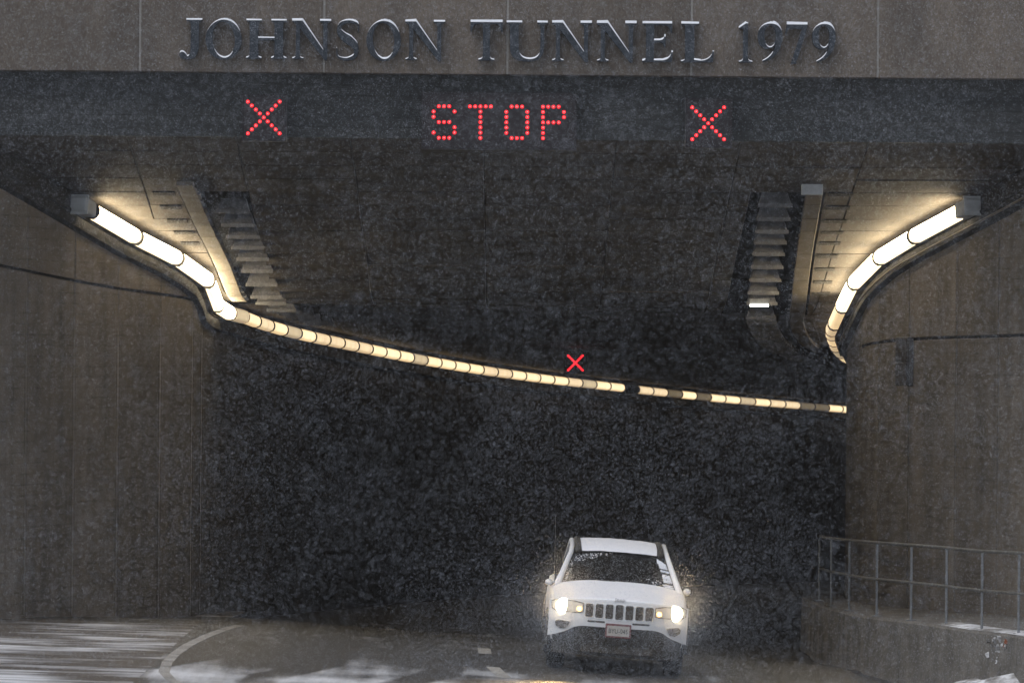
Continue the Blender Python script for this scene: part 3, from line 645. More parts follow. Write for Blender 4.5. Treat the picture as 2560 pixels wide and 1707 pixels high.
for k in range(7):
    d = 98.0 + 1.06 * k; x = xbl(d); o = dup(lamp0, (x, d, zc(x, d) - 0.01)); o['label'] = f'{ordw(k + 1)} faint grey lamp behind the left trough, counted inward'; o['group'] = 'faint lamps on the left inside the tunnel'
x, d, z = lit_spot; q = P(1898, 764, d - 0.3)
t = thing('batten_lamp', 'short glowing white lamp below the right row of grey lamps', 'lamp', (q.x, d - 0.3, q.z))
m = MB(); m.tube([(-.15, 0, 0), (.15, 0, .004)], 0.022, 10); m.build('tube', M['lamp'], t)
m = MB(); m.box(-.17, .17, .018, .09, .0, .12); m.build('holder', M['fixture'], t)

# small grey plate at the head of the right tray
a = P(2006, 476, 85.9); b = P(2055, 487, 85.9); c = (a + b) / 2
m = MB(); m.box(-.16, .16, -.02, .12, -.035, .16); o = m.build('tray_cap', M['endbox'], bevel=0.005); o.location = c; tag(o, 'small pale grey plate at the front end of the right ceiling tray', 'plate')

# ------------------------------------------------------------------ wall lights
def tube_parts(hot):
    prof = [(-.02, .112), (.05, .118), (.11, .09), (.14, .035), (.14, -.035), (.11, -.09), (.05, -.118), (-.02, -.112)]
    def ext(pr, ys): return [[(x, y, z) for x, z in [(px * s if px > 0 else px, pz * s) for px, pz in pr]] for y, s in ys]
    m = MB(); rows = ext(prof, [(-.925, .78), (-.905, .93), (-.865, 1), (.92, 1), (.96, .93), (.98, .78)]); m.grid(rows); m.add(rows[0], [tuple(range(8))]); m.add(rows[-1], [tuple(range(8))[::-1]])
    dif = m.mesh('diffuser', hot, True)
    m = MB(); m.box(-.13, -.021, -1, 1, -.10, .115); hou = m.mesh('housing', M['band'])
    m = MB(); gp = [(x * 1.06 if x > 0 else x, z * 1.06) for x, z in prof]; rows = [[(x, y, z) for x, z in gp] for y in (-1.0, -.92)]; m.grid(rows); m.add(rows[0], [tuple(range(8))]); m.add(rows[1], [tuple(range(8))[::-1]]); gas = m.mesh('gasket', M['gasket'])
    return dif, hou, gas
TUBE = {k: tube_parts(M['tube_' + k]) for k in ('hot', 'string', 'cream', 'dim', 'dark')}
def tube_light(a, b, side, kind, label, group):
    mid = (a + b) / 2; t = thing('tube_light', label, 'tunnel light', mid, group)
    y = (b - a).normalized() * (1 if side < 0 else -1); x = Vector((0, 0, 1)); x = y.cross(x).normalized(); z = x.cross(y)
    if side < 0 and x.x < 0 or side > 0 and x.x > 0: x = -x; z = x.cross(y)
    t.matrix_world = Matrix.Translation(mid) @ Matrix((x, y, z)).transposed().to_4x4()
    for nm, me in zip(('diffuser', 'housing', 'gasket'), TUBE[kind]):
        o = link(nm, me, t); o.scale = (1, (b - a).length / 2, 1)
        if mid.y > 99 and side < 0: o.scale = (.9, (b - a).length / 2, .88)
    return t
W_ = {'string': 'bright cream', 'hot': 'bright cream', 'cream': 'softer cream', 'dim': 'dull beige', 'dark': 'nearly dark brown'}
for i in range(6):
    tube_light(pl[i], pl[i + 1], -1, ['hot', 'hot', 'hot', 'hot', 'hot', 'dim'][i],
               f'{ORD[i + 1]} light along the left string from its grey end box, {"glaring white" if i < 3 else "at the sharp bend" if i < 5 else "dull beige"}', 'tube lights along the left wall')
dims = {'dim': [(715, 738), (1020, 1050), (1440, 1477), (1850, 1888)], 'dark': [(1657, 1694), (1735, 1772), (2008, 2050)], 'cream': [(640, 668), (860, 890), (890, 920), (1200, 1232), (1235, 1262), (1580, 1617), (1920, 1950)]}
d = 87 + K * 6; a = Vector((XL(d), d, ZL(d))); n = 7
def px_of(v):
    u = (v.x) * F / v.y; w = (CAMZ - v.z) * F / v.y; return 1280 + u * math.cos(ROLL) - w * math.sin(ROLL)
while True:
    sl2 = (XL(d + 1) - XL(d)); step = K / math.sqrt(1 + sl2 * sl2) * 0.985; d2 = d + step; b = Vector((XL(d2), d2, ZL(d2)))
    pa, pb = px_of(a), px_of(b); pm = (pa + pb) / 2
    if pa > 2150: break
    if 1545 < pm < 1582: ngap = n
    else:
        kind = 'string'
        for k_, rs in dims.items():
            if any(r0 <= pm <= r1 for r0, r1 in rs): kind = k_
        if kind == 'string' and random.random() < 0.15: kind = 'cream'
        where = 'before the dark gap' if pm < 1545 else 'beyond the dark gap'
        tube_light(a, b, -1, kind, (f'{ordw(n)} light along the left string from its grey end box, {W_[kind]}' if pm < 1545 else f'{ordw(n - ngap)} light right of the dark gap in the string, {W_[kind]}'), 'tube lights along the left wall')
    a, d = b, d2; n += 1
print('lights', n)
for i in range(len(pr) - 1):
    kind = ['hot', 'hot', 'hot', 'hot', 'string', 'cream', 'cream', 'string', 'cream', 'dim', 'string'][i]
    tube_light(pr[i], pr[i + 1], 1, kind, f'{ordw(i + 1)} light along the right string from its grey end box, {"glaring white" if i < 3 else "foreshortened" if i < 5 else "tiny at the far end"}', 'tube lights along the right wall')
for side, q, q2, lab in ((-1, pl[0], pl[1], 'grey metal end box at the near end of the left light string'), (1, pr[0], pr[1], 'grey metal end box at the near end of the right light string')):
    dr = (q - q2).normalized(); t = thing('end_box', lab, 'end box', q + dr * 0.30)
    y = -dr; x = y.cross(Vector((0, 0, 1))).normalized(); x = x if x.x * side < 0 else -x; z = x.cross(y)
    if z.z < 0: y = -y; z = x.cross(y)
    t.matrix_world = Matrix.Translation(q + dr * 0.26) @ Matrix((x, y, z)).transposed().to_4x4()
    m = MB(); m.box(-.13, .13, -.27, .24, -.115, .115); m.build('box_body', M['endbox'], t, bevel=0.03)
    m = MB(); sg = 1 if (t.matrix_world.to_3x3() @ Vector((0, 1, 0))).dot(dr) > 0 else -1
    m.box(-.14, .145, sg * .20 - .02, sg * .20 + .02, -.15, .15); m.build('flange', M['endbox'], t, bevel=0.006)
# conduit under the right lights
m = MB(); m.tube([(XWR(d) - 0.15, d, ZR(d) - 0.245) for d in frange(83, 104, 40)], 0.018, 6); o = m.build('conduit', M['tray']); tag(o, 'thin conduit following the dark cornice under the right light string', 'conduit')
# dark cabinet on the right wall
d0, d1 = solve_d(2283, XWR), solve_d(2253, XWR); z1 = P(2268, 842, (d0 + d1) / 2).z; z0 = P(2268, 964, (d0 + d1) / 2).z
t = thing('wall_cabinet', 'tall narrow dark cabinet under the horizontal seam of the right wall', 'cabinet', (XWR((d0 + d1) / 2), (d0 + d1) / 2, z0)); o = t.location.copy()
m = MB(); m.hexa([(XWR(d0) - .09 - o.x, d0 - o.y, 0), (XWR(d0) - .003 - o.x, d0 - o.y, 0), (XWR(d1) - .003 - o.x, d1 - o.y, 0), (XWR(d1) - .09 - o.x, d1 - o.y, 0)],
                 [(XWR(d0) - .09 - o.x, d0 - o.y, z1 - z0), (XWR(d0) - .003 - o.x, d0 - o.y, z1 - z0), (XWR(d1) - .003 - o.x, d1 - o.y, z1 - z0), (XWR(d1) - .09 - o.x, d1 - o.y, z1 - z0)]); m.build('cabinet_body', M['housing'], t, bevel=0.01)
m = MB()
for f0, f1 in ((.03, .47), (.5, .97)):
    h = z1 - z0; e0, e1 = d0 + .04 * (d1 - d0), d1 - .04 * (d1 - d0)
    m.hexa([(XWR(e0) - .105 - o.x, e0 - o.y, h * f0), (XWR(e0) - .091 - o.x, e0 - o.y, h * f0), (XWR(e1) - .091 - o.x, e1 - o.y, h * f0), (XWR(e1) - .105 - o.x, e1 - o.y, h * f0)],
           [(XWR(e0) - .105 - o.x, e0 - o.y, h * f1), (XWR(e0) - .091 - o.x, e0 - o.y, h * f1), (XWR(e1) - .091 - o.x, e1 - o.y, h * f1), (XWR(e1) - .105 - o.x, e1 - o.y, h * f1)])
m.build('cabinet_door', M['panel'], t, bevel=0.004)

# far lane signal under the soffit
q = P(1438.5, 907, 118)
t = light_sign('lane_signal', 'small red lit cross deep in the tunnel above the light string', 'lane signal', (1410, 879, 1466, 935), xdots(1438.5, 907, 18, 5), 118, 0.021, G, depth=0.2)
m = MB(); m.tube([(-.1, .1, .22), (-.1, .1, zc(q.x - .1, 118) - q.z + .02)], 0.015, 6); m.tube([(.1, .1, .22), (.1, .1, zc(q.x + .1, 118) - q.z + .02)], 0.015, 6); m.build('hanger', M['housing'], t)

# ------------------------------------------------------------------ walkway kerb wall, handrail, snow bank on the right
rp_ = [(P(px, py, d)) for px, py, d in ((2548, 1382, 76), (2456, 1377.5, 78), (2367, 1369, 80), (2279, 1362, 82), (2193, 1356, 84), (2124, 1350, 88), (2079, 1345, 92), (2049, 1340, 96))]
xrail = interp([(60, 8.6), (68, 7.9), (72, 7.4)] + [(q.y, q.x) for q in rp_] + [(100, 5.3), (110, 6.2)]); zrail = interp([(60, 1.95), (72, 1.86)] + [(q.y, q.z) for q in rp_] + [(104, 1.1)])
ztop = lambda d: zrail(d) - 1.085
kb = thing('kerb_wall', 'low stained concrete kerb wall below the handrail, its edge broken near the end', 'kerb wall', (6.5, 80, 0)); ko = kb.location.copy()
for d0, d1 in ((60, 68.9), (69, 75.4), (75.42, 81.9), (81.93, 88), (88.03, 96), (96.03, 108)):
    m = MB(); rows = []
    for d in frange(d0, d1, 8):
        x = xrail(d) - 0.16; z = ztop(d); zb = road_z(5.5, d) - 0.5; xo = XWR(d) + 0.02 if d > 82.2 else 14
        rows.append([(x - 0.10 - ko.x, d - ko.y, zb), (x - 0.03 - ko.x, d - ko.y, zb + 0.6), (x - ko.x, d - ko.y, z - 0.03), (x + 0.03 - ko.x, d - ko.y, z), (max(xo, x + .3) - ko.x, d - ko.y, z)])
    m.grid(rows); m.add(rows[0], [(0, 1, 2, 3, 4)]); m.add(rows[-1], [(4, 3, 2, 1, 0)]); m.build('kerb_block', M['kerb'], kb)
random.seed(11)
for k in range(24):
    px = random.uniform(2455, 2520); py = 1594 + abs(random.gauss(0, 26)); d = 76.9; q = P(px, py, d); x = xrail(d) - 0.17
    while P(px, py, d).x > xrail(d) - 0.155 and d > 74: d -= 0.05
    q = P(px, py, d); r = random.uniform(.012, .032); m = MB()
    vs = [(random.uniform(-r, r) + sx * r, random.uniform(-r, r) * .5 + sy * r * .6, random.uniform(-r, r) * .6 + sz * r) for sz in (-1, 1) for sx, sy in ((-1, -1), (1, -1), (1, 1), (-1, 1))]
    m.hexa(vs[:4], vs[4:]); o = m.build('broken_chunk', M['rust'] if k in (2, 9) else M['bank'] if k % 3 else M['kerb'], kb); o.location = q - ko
# thin snow on the walkway
m = MB(); m.grid([[(x, d, ztop(d) + h) for x, h in ((xrail(d) - 0.10, 0.004), (xrail(d) + 0.05, 0.03), (xrail(d) + 0.25, 0.035), (min(XWR(d), 9) - 0.35 if d > 82 else xrail(d) + 0.36, 0.006))] for d in frange(70, 80.2, 20)]); struct(m.build('walkway_snow', M['bank'], smooth=True), 'stuff')
# ploughed snow against the foot of the kerb
random.seed(5); m = MB(); rows = []
for d in frange(66, 79.6, 40):
    x = xrail(d) - 0.2; t_ = max(0, min(1, (79.6 - d) / 3.2)) ; h = 0.54 * t_ * (.88 + .12 * math.sin(d * 3.1)) + random.uniform(-.05, .05); w = 0.3 + 1.05 * t_ + random.uniform(-.08, .08); zb = road_z(5.5, d) - 0.05
    rows.append([(x + 0.02, d, zb + h), (x - w * .25, d, zb + h * .86 + random.uniform(-.02, .02)), (x - w * .5, d, zb + h * .55 + random.uniform(-.03, .03)), (x - w * .8, d, zb + h * .2), (x - w, d, zb - 0.02)])
m.grid(rows); struct(m.build('snow_bank', M['bank'], smooth=True), 'stuff')
hr = thing('handrail', 'pipe handrail with two dark rails along the right walkway', 'handrail', (xrail(84), 84, ztop(84))); ho = hr.location.copy()
for d in (72, 74) + tuple(q.y for q in rp_):
    b_ = Vector((xrail(d), d, ztop(d) - .01)) - ho; m = MB(); m.tube([b_, b_ + Vector((0, 0, 1.085))], 0.019, 10); p_ = m.build('post', M['steel'], hr, smooth=False)
    m = MB(); m.box(b_.x - .07, b_.x + .07, b_.y - .07, b_.y + .07, b_.z, b_.z + .025); m.build('base_plate', M['steel'], p_)
m = MB(); m.tube([Vector((xrail(d), d, zrail(d))) - ho for d in frange(72, 96, 24)], 0.024, 10); m.build('top_rail', M['rail'], hr)
m = MB(); m.tube([Vector((xrail(d), d, zrail(d) - .54)) - ho for d in frange(72, 96, 24)], 0.022, 10); m.build('mid_rail', M['rail'], hr)

# ------------------------------------------------------------------ the car
car = thing('suv', 'snow covered white off-roader with headlights on, coming out of the tunnel', 'car', (1.46, 78.6, 0.0))
car.rotation_euler = (R(0.3), R(3.7), R(0.4))
bend = lambda x: 0.34 * (abs(x) / 0.97) ** 2.6
def fascia_y(x, z): return bend(x) * (1 if abs(x) < .97 else 1) + 0.05 * max(0, z - 0.72) ** 1.0 + 0.10 * max(0, 0.72 - z)
zlip_ = lambda x: 1.035 - 0.055 * (abs(x) / 0.97) ** 2
def zbot(x):
    a = abs(x); pts = ((0, .655), (.5, .655), (.62, .625), (.72, .56), (.86, .505), (.97, .475))
    for (a0, z0), (a1, z1) in zip(pts[:-1], pts[1:]):
        if a <= a1: return z0 + (z1 - z0) * (a - a0) / (a1 - a0)
    return .475
xs = frange(-.965, .965, 44)
m = MB(); m.grid([[(x, fascia_y(x, zbot(x) * (1 - t) + zlip_(x) * t), zbot(x) * (1 - t) + zlip_(x) * t) for x in xs] for t in frange(0, 1, 12)]); bumper = m.build('bumper', M['white_car'], car, smooth=True)
# lower dark fascia and skid plate, set back
m = MB(); m.grid([[(x, fascia_y(x, .6) + 0.05 + 0.25 * (0.72 - z), z) for x in frange(-.9, .9, 24)] for z in (0.24, 0.30, 0.42, 0.55, 0.74)]); m.build('lower_grille', M['cladding'], bumper, smooth=True)
m = MB(); m.grid([[(x, fascia_y(x, .6) + 0.09 + (.02 if k else 0), z) for x in frange(-.5, .5, 10)] for k, z in enumerate((.30, .36, .40))]); m.build('skid_plate', M['cladding'], bumper, smooth=True)
# body sides lofted along the length
st = [(0.06, .93, .985), (0.3, .955, 1.02), (0.6, .968, 1.06), (1.0, .972, 1.10), (1.35, .972, 1.13), (1.9, .972, 1.15), (2.6, .972, 1.15), (3.4, .972, 1.16), (4.1, .965, 1.16), (4.5, .93, 1.14), (4.72, .84, 1.08)]
m = MB()
for sg in (-1, 1):
    rows = []
    for y, w, ze in st:
        yy = y + bend(w) * max(0, 1 - y / 1.2); rows.append([(sg * w * k, yy, z) for k, z in ((.955, .42), (.985, .55), (1.0, .75), (.995, .92), (.965, ze - .03), (.90, ze))])
    m.grid(rows, flip=sg > 0)
rows = [[(x * .9 * .84, 4.72 + .05 * (1 - abs(x)), z) for x in frange(-1, 1, 8)] for z in (.42, .7, .9, 1.08)]; m.grid(rows)
body = m.build('body', M['white_car'], car, smooth=True)
# hood with its snow
def hood_z(y, x, w): t = (y - 0.0) / 1.4; zc_ = 1.035 + 0.20 * t ** 0.8 - 0.0 * t; ed = 0.985 + 0.15 * min(1, t); k = abs(x) / w; return ed + (zc_ - ed) * (1 - k ** 3)
m = MB(); rows = []
for y in (0.0, 0.03, 0.08, .2, .4, .7, 1.0, 1.2, 1.42):
    w = .885 + .02 * min(1, y / .3) if y > 0 else .87
    rows.append([(x, y + bend(x) * max(0, 1 - y / 1.6) + (0.012 if y == 0 else 0), hood_z(max(y, .0), x, w) + (.0 if y > 0 else -.02)) for x in frange(-w, w, 22)])
m.grid(rows); hood = m.build('hood', M['car_snow'], car, smooth=True)
# cabin: dark glass shell, then roof, rails and pillars over it
m = MB(); rows = []
for y, wb, zb, wt, zt in ((1.50, .80, 1.10, .795, 1.14), (2.14, .86, 1.10, .625, 1.585), (2.6, .87, 1.10, .64, 1.66), (3.4, .87, 1.10, .64, 1.69), (4.2, .85, 1.10, .62, 1.66), (4.62, .80, 1.08, .70, 1.20)):
    rows.append([(-wb, y, zb), (-wt, y, zt), (-wt * .5, y, zt + .02), (0, y, zt + .025), (wt * .5, y, zt + .02), (wt, y, zt), (wb, y, zb)])
m.grid(rows); m.add(rows[0], [tuple(range(7))]); m.add(rows[-1], [tuple(range(7))]); cabin = m.build('side_glass', M['glass'], car)
def ws(u, t):   # windscreen surface, u -1..1 across, t 0 base .. 1 header
    xb, xt = .79, .635; w = xb + (xt - xb) * t; x = u * w
    y = 1.36 + .13 * u * u + t * (0.70 - .06 * u * u); z = 1.20 - .055 * u * u + t * (0.405 - 0.0 * u * u) + 0.03 * math.sin(math.pi * t) - .02 * u * u * t
    return Vector((x, y, z))
m = MB(); m.grid([[ws(u, t) for u in frange(-1, 1, 16)] for t in frange(0, 1, 8)]); wsn = m.build('windscreen', M['glass'], car, smooth=True)
# frost and snow stuck on the glass outside the wiped arc
rng = random.Random(21); m = MB()
def bit(u, t, s):
    c = ws(u, t); c += Vector((0, -.008, .008)); a = rng.uniform(0, 6.28); pts = []
    for k in range(3):
        r = s * rng.uniform(.6, 1.3); pts.append(c + Vector((math.cos(a + k * 2.1) * r, math.sin(a + k * 2.1) * r * .86, math.sin(a + k * 2.1) * r * .5)))
    m.add(pts + [c + Vector((0, -.006, .008))], [(0, 1, 3), (1, 2, 3), (2, 0, 3)])
for _ in range(900):
    u, t = rng.uniform(-1, 1), rng.uniform(0, 1)
    arc = t > 0.62 + 0.38 * (1 - ((u + 1.0) / 0.75) ** 1.0) * -0.0 and u < -.2 and (t > .70 + .4 * (u + .75)) 
    right = u > .86 + .0 * t
    low = t < .22 and u > .52
    left = u < -.93
    if arc or left or low: bit(u, t, rng.uniform(.006, .016))
    if right:
        for _k in range(12): bit(rng.uniform(.84, 1), t, rng.uniform(.008, .022))
struct(m.build('frost', M['car_snow'], wsn), 'stuff')
m = MB(); rows = []
for y, h, w in ((2.02, 1.606, .53), (2.06, 1.622, .535), (2.4, 1.675, .54), (2.9, 1.715, .54), (3.4, 1.73, .54), (4.0, 1.715, .53), (4.35, 1.68, .52), (4.45, 1.64, .5)):
    rows.append([(x, y + .06 * (x / w) ** 2 * (1 if y < 2.1 else 0), h + .022 * (1 - (x / w) ** 2) + rng.uniform(-.003, .003)) for x in frange(-w, w, 12)])
m.grid(rows); m.build('roof', M['car_snow'], car, smooth=True)
for sg in (-1, 1):
    m = MB(); m.tube([(sg * .585, 2.09, 1.60), (sg * .588, 2.5, 1.672), (sg * .588, 3.3, 1.715), (sg * .575, 4.2, 1.68), (sg * .56, 4.5, 1.60)], .047, 8); m.build('roof_rail', M['cladding'], car, smooth=True)
    m = MB(); m.tube([(sg * .87, 1.36, 1.12), (sg * .80, 1.62, 1.29), (sg * .685, 2.09, 1.585), (sg * .665, 2.5, 1.655), (sg * .662, 3.3, 1.70), (sg * .65, 4.2, 1.66), (sg * .72, 4.6, 1.3)], [.05, .043, .036, .036, .036, .036, .036], 8); m.build('pillar', M['white_car'], car, smooth=True)
    m = MB(); m.tube([ws(sg * 1.035, t) + Vector((0, .0, .0)) for t in frange(0, 1, 6)], .024, 6); m.build('pillar_trim', M['cladding'], car, smooth=True)
    # headlamp unit
    def hl(x, z, dy=0.0): return (sg * x, fascia_y(x, z) - .004 + dy, z)
    hp = [(.50, .845), (.50, .965), (.62, .985), (.88, .985), (.935, .96), (.925, .86), (.86, .83), (.62, .83)]
    m = MB(); n = len(hp); c = (.72, .91)
    mid_ = [(c[0] + (x - c[0]) * .5, c[1] + (z - c[1]) * .5) for x, z in hp]
    m.add([hl(*p, -.006) for p in hp] + [hl(*p, -.006) for p in mid_] + [hl(*c, -.006)], [(i, (i + 1) % n, n + (i + 1) % n, n + i) for i in range(n)] + [(n + i, n + (i + 1) % n, 2 * n) for i in range(n)])
    h_ = m.build('headlight', M['reflector'], car)
    m = MB()
    for k in range(n):
        m.tube([hl(*hp[k], -.008), hl(*hp[(k + 1) % n], -.008)], .006, 5)
    m.build('bezel', M['cladding'], h_)
    def disc(x, z, r, dy, mt, nm, par):
        m = MB(); k = 20; c_ = Vector(hl(x, z, dy)); vs = [c_ + Vector((r * math.cos(6.2832 * i / k), 0, r * math.sin(6.2832 * i / k))) for i in range(k)]
        m.add(vs + [c_ + Vector((0, -r * .35, 0))], [(i, (i + 1) % k, k) for i in range(k)]); return m.build(nm, mt, par, smooth=True)
    disc(.775, .905, .108, -.014, M['headlamp'], 'lamp_lens', h_)
    disc(.555, .885, .032, -.028, M['amber'], 'turn_lamp', h_)
    # fog lamp pocket
    fpoly = [(.665, .70), (.835, .715), (.88, .685), (.868, .625), (.80, .585), (.725, .595), (.685, .64)]
    def pk(ins, dy): return [hl(.78 + (x - .78) * ins, .65 + (z - .65) * ins, dy) for x, z in fpoly]
    m = MB(); a_, b_ = pk(1.08, -.004), pk(.95, -.016); n = len(fpoly); m.add(a_ + b_, [(i, (i + 1) % n, n + (i + 1) % n, n + i) for i in range(n)]); fg = m.build('fog_surround', M['white_car'], bumper)
    m = MB(); a_ = pk(.96, -.012); m.add(a_ + [hl(.78, .65, -.010)], [(i, (i + 1) % n, n) for i in range(n)]); m.build('fog_mesh', M['mesh'], fg)
    # door mirror
    m = MB(); my = 1.62; rr = []
    for y, s in ((my - .10, .4), (my - .07, .85), (my, 1), (my + .05, .95)): rr.append([(sg * (.975 + .055 * s * math.cos(a)), y, 1.15 + .048 * s * math.sin(a)) for a in [6.2832 * i / 12 for i in range(13)]])
    m.grid(rr); m.add(rr[0][:12], [tuple(range(12))]); m.add(rr[-1][:12], [tuple(range(12))]); mr_ = m.build('door_mirror', M['white_car'], car, smooth=True)
    m = MB(); m.box(min(sg * .9, sg * .99), max(sg * .9, sg * .99), my - .02, my + .03, 1.10, 1.14); m.build('mirror_arm', M['cladding'], mr_)
    # wheels
    for wy in (.98, 3.88):
        m = MB(); prof = [(.22, -.13), (.34, -.125), (.372, -.09), (.375, 0), (.372, .09), (.34, .125), (.22, .13)]; k = 28
        m.grid([[(sg * .82 + x, wy + r * math.sin(6.2832 * i / k), .375 + r * math.cos(6.2832 * i / k)) for r, x in prof] for i in range(k + 1)]); w_ = m.build('wheel', M['tyre'], car, smooth=True)
        m = MB(); cx = sg * .82 + sg * .10
        for i in range(5):
            a = 6.2832 * i / 5; m.hexa([(cx - .015, wy + .05 * math.sin(a - .5), .375 + .05 * math.cos(a - .5)), (cx + .015, wy + .05 * math.sin(a - .5), .375 + .05 * math.cos(a - .5)), (cx + .015, wy + .05 * math.sin(a + .5), .375 + .05 * math.cos(a + .5)), (cx - .015, wy + .05 * math.sin(a + .5), .375 + .05 * math.cos(a + .5))],
                    [(cx - .015, wy + .22 * math.sin(a - .12), .375 + .22 * math.cos(a - .12)), (cx + .015, wy + .22 * math.sin(a - .12), .375 + .22 * math.cos(a - .12)), (cx + .015, wy + .22 * math.sin(a + .12), .375 + .22 * math.cos(a + .12)), (cx - .015, wy + .22 * math.sin(a + .12), .375 + .22 * math.cos(a + .12))])
        m.build('rim', M['rim'], w_)
        m = MB(); m.tube([(sg * .962, wy + .43 * math.cos(a), .375 + .43 * math.sin(a)) for a in frange(-.1, 3.24, 14)], .035, 6); m.build('wheel_arch', M['cladding'], body)
m = MB(); m.box(-.85, .85, .5, 4.6, .24, .45); m.box(-.60, .60, .35, .75, .28, .5); m.build('underbody', M['cladding'], car)
# seven-slot grille
def rr2(x0, x1, z0, z1, r, n=4):
    out = []
    for cx, cz, a0 in ((x1 - r, z1 - r, 0), (x0 + r, z1 - r, 90), (x0 + r, z0 + r, 180), (x1 - r, z0 + r, 270)):
        out += [(cx + r * math.cos(R(a0 + 90 * i / n)), cz + r * math.sin(R(a0 + 90 * i / n))) for i in range(n + 1)]
    return out
gr = MB(); gr.grid([[(x, fascia_y(x, z) - .006, z) for x in frange(-.495, .495, 14)] for z in frange(.745, 1.005, 4)]); grille = gr.build('grille', M['white_car'], car, smooth=True)
for k in range(7):
    cx = (k - 3) * .1385; y0 = fascia_y(cx, .88); z0, z1 = .765 + .004 * abs(k - 3), .985 - .004 * abs(k - 3)
    m = MB(); m.prism([rr2(cx - .062, cx + .062, z0, z1, .03), rr2(cx - .053, cx + .053, z0 + .009, z1 - .009, .024)], lambda x, z, d: (x, fascia_y(x, z) + d, z), -.022, -.002); g_ = m.build('slot_frame', M['chrome'], grille)
    m = MB(); m.prism([rr2(cx - .053, cx + .053, z0 + .009, z1 - .009, .024)], lambda x, z, d: (x, fascia_y(x, z) + d, z), -.011, -.004); m.build('slot_mesh', M['mesh'], g_)
for sg in (-1, 1):
    m = MB(); m.prism([rr2(min(sg * .19, sg * .43), max(sg * .19, sg * .43), .715, .738, .011)], lambda x, z, d: (x, fascia_y(x, z) + d, z), -.008, -.001); m.build('air_slit', M['mesh'], bumper)
def text(body_, size, mt, parent, loc, depth, name, sx=1.0):
    cu = bpy.data.curves.new(name, 'FONT'); cu.body = body_; cu.size = size; cu.extrude = depth; cu.align_x = 'CENTER'; cu.align_y = 'CENTER'; cu.resolution_u = 3
    o = bpy.data.objects.new(name, cu); COL.objects.link(o); bpy.context.view_layer.update()
    me = bpy.data.meshes.new_from_object(o.evaluated_get(bpy.context.evaluated_depsgraph_get())); bpy.data.objects.remove(o); me.materials.clear(); me.materials.append(mt); me.name = name
    o = link(name, me, parent); o.location = loc; o.rotation_euler = (R(90), 0, 0); o.scale = (sx, 1, 1); return o
m = MB(); m.prism([rr2(-.178, .178, .525, .715, .012)], lambda x, z, d: (x, -.035 + d, z), 0, .03); pt = m.build('number_plate', M['plate_red'], car)
m = MB(); m.prism([rr2(-.155, .155, .548, .688, .008)], lambda x, z, d: (x, -.039 + d, z), 0, .003); m.build('plate_face', M['plate'], pt)
text('BYU-045', .092, M['ink'], pt, (0, -.0415, .613), .001, 'plate_number', 0.80)
text('Jeep', .062, M['rim'], hood, (0, .004, 1.048), .006, 'badge', 1.35)
m = MB(); m.tube([(-.90, 1.3, 1.10), (-.955, 1.32, 2.1)], .0035, 5); m.build('antenna', M['cladding'], car)
m = MB()
for u0, u1 in ((-.75, -.05), (0.05, .8)): m.tube([ws(u, .02 + .05 * (u - u0)) + Vector((0, -.012, .012)) for u in frange(u0, u1, 8)], .009, 5)
m.build('wiper', M['cladding'], car)
for sg in (-1, 1):    # the headlamps' beams
    ld = bpy.data.lights.new('headlamp_beam', 'SPOT'); ld.energy = 2100; ld.color = (1, .66, .30); ld.spot_size = R(84); ld.spot_blend = 1.0; ld.shadow_soft_size = 0.07
    o = bpy.data.objects.new('headlamp_beam', ld); COL.objects.link(o); o.parent = car; o.location = (sg * .775, fascia_y(.775, .905) - .10, .905); o.rotation_euler = (R(-110), 0, 0)

# ------------------------------------------------------------------ falling snow
rg = np.random.default_rng(4)
def vnoise(p, f):
    q = p * f; i = np.floor(q).astype(int); t = q - i; t = t * t * (3 - 2 * t); r = np.zeros(len(p))
    for dx in (0, 1):
        for dy in (0, 1):
            for dz in (0, 1):
                h = ((i[:, 0] + dx) * 73856093 ^ (i[:, 1] + dy) * 19349663 ^ (i[:, 2] + dz) * 83492791) & 0xffff
                h = (h * 40503 & 0xffff) / 65535.0
                r += h * (t[:, 0] if dx else 1 - t[:, 0]) * (t[:, 1] if dy else 1 - t[:, 1]) * (t[:, 2] if dz else 1 - t[:, 2])
    return r
def flakes(N, d0, d1, hi=None):
    D = (d0**3 + rg.random(N) * (d1**3 - d0**3)) ** (1 / 3)
    X = (rg.random(N) * 2 - 1) * (D * 0.104 + 0.8); Z = CAMZ + (rg.random(N) * 2 - 1) * (D * 0.070 + 0.5)
    return np.stack([X, D, Z], 1)
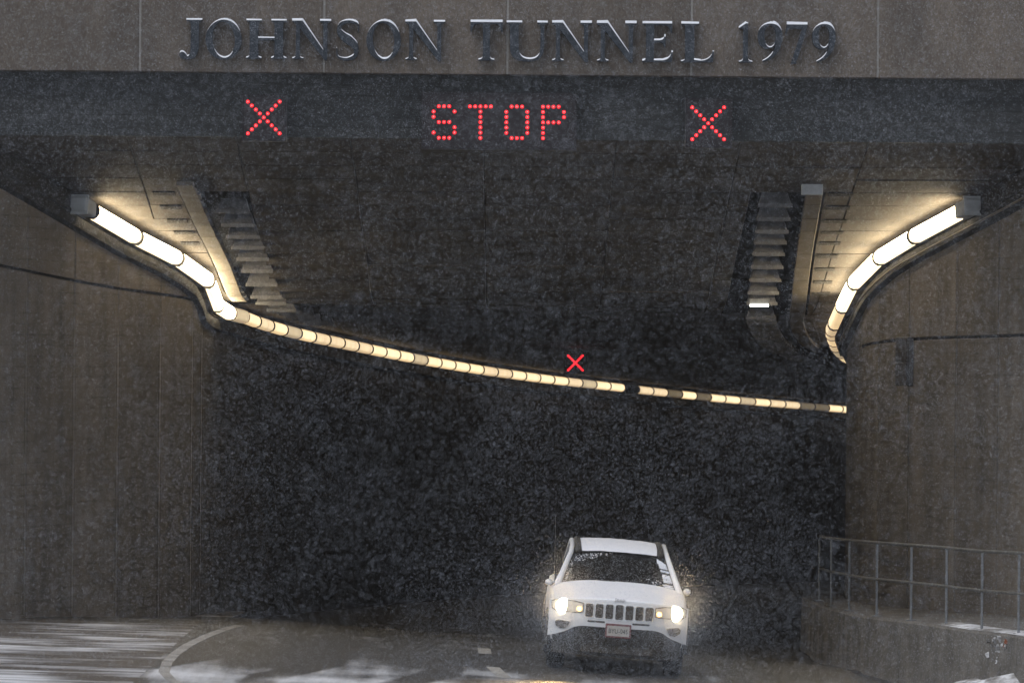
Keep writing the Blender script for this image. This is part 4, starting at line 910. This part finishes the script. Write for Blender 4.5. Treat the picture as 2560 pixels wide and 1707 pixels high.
def snow(name, pts, smin, smax, clump=True):
    k = vnoise(pts, np.array([1.1, 0.12, 1.1])) * .6 + vnoise(pts + 50, np.array([3.1, .35, 3.1])) * .4
    if clump: pts = pts[rg.random(len(pts)) < np.clip((k - .34) * 3.2, 0.05, 1)]
    d, x, z = pts[:, 1], pts[:, 0], pts[:, 2]
    keep = (z > .065 * (1.46 - np.clip(x, -4.6, 5.5)) + .03) & ~((d > 81.3) & (z > 7.4)) & ~((abs(x - 1.46) < 1.15) & (d > 78.5) & (z < 1.95)) & ~((x > 5.0) & (z < 0.8) & (d > 60)) & ~((d > 81.4) & (abs(x) > 6.3))
    pts = pts[keep]; n = len(pts)
    tet = np.array([(1, 1, 1), (-1, -1, 1), (-1, 1, -1), (1, -1, -1)]) / 1.4
    s = (smin + (smax - smin) * rg.random(n) ** 2)[:, None, None] * (0.7 + .6 * rg.random((n, 4, 1)))
    a = rg.random(n) * 6.283; c, sn = np.cos(a), np.sin(a); v = tet[None] * s
    vx = v[..., 0] * c[:, None] - v[..., 2] * sn[:, None]; vz = v[..., 0] * sn[:, None] + v[..., 2] * c[:, None]
    v = np.stack([vx, v[..., 1], vz * 1.25], -1) + pts[:, None, :]
    me = bpy.data.meshes.new(name); me.vertices.add(n * 4); me.vertices.foreach_set('co', v.reshape(-1).astype(np.float32))
    f = (np.array([(0, 1, 2), (0, 3, 1), (0, 2, 3), (1, 3, 2)])[None] + (np.arange(n) * 4)[:, None, None]).reshape(-1)
    me.loops.add(len(f)); me.loops.foreach_set('vertex_index', f.astype(np.int32)); me.polygons.add(n * 4); me.polygons.foreach_set('loop_start', np.arange(0, n * 12, 3, dtype=np.int32))
    me.update(calc_edges=True); me.materials.append(M['flake']); print(name, n)
    return struct(link(name, me), 'stuff')
snow('falling_snow', flakes(660000, 18, 72), .0015, .0029)
snow('distant_snow', flakes(160000, 60, 86), .0008, .0014)
# powder whirled up round the front of the car, lit by its headlamps
N = 90000; sgn = np.where(rg.random(N) < .5, -1, 1); car_pts = np.stack([1.5 + sgn * .72 + rg.normal(0, .30, N) * np.where(rg.random(N) < .35, 2.6, 1), 78.45 - np.abs(rg.normal(0, .42, N)), .88 - sgn * .05 + rg.normal(0, .28, N) * np.where(rg.random(N) < .35, 1.9, 1)], 1)
snow('whirling_snow', car_pts[~((np.abs(car_pts[:, 0] - 1.5) < .62) & (rg.random(N) < .6))], .0015, .0026, False)
# spindrift skimming the road
N = 150000; D = 69 + rg.random(N) * 13.5; X = -8 + rg.random(N) * 13.5; Z = .065 * (1.46 - np.clip(X, -4.6, 5.5)) + .03 + rg.exponential(.16, N)
snow('blowing_snow', np.stack([X, D, Z], 1), .0009, .0018)

# ------------------------------------------------------------------ the snowy air
m = MB(); m.box(-510, 510, -310, 710, -7.2, 125); hz_ = m.build('haze', None or M['backing']); hz_['kind'] = 'stuff'
vm = bpy.data.materials.new('haze_air'); vm.use_nodes = True; vt = vm.node_tree; vt.nodes.clear()
pv = vt.nodes.new('ShaderNodeVolumePrincipled'); pv.inputs['Density'].default_value = 0.00026; pv.inputs['Color'].default_value = (.9, .92, .96, 1); pv.inputs['Anisotropy'].default_value = 0.0
ov = vt.nodes.new('ShaderNodeOutputMaterial'); vt.links.new(pv.outputs[0], ov.inputs['Volume']); hz_.data.materials.clear(); hz_.data.materials.append(vm)
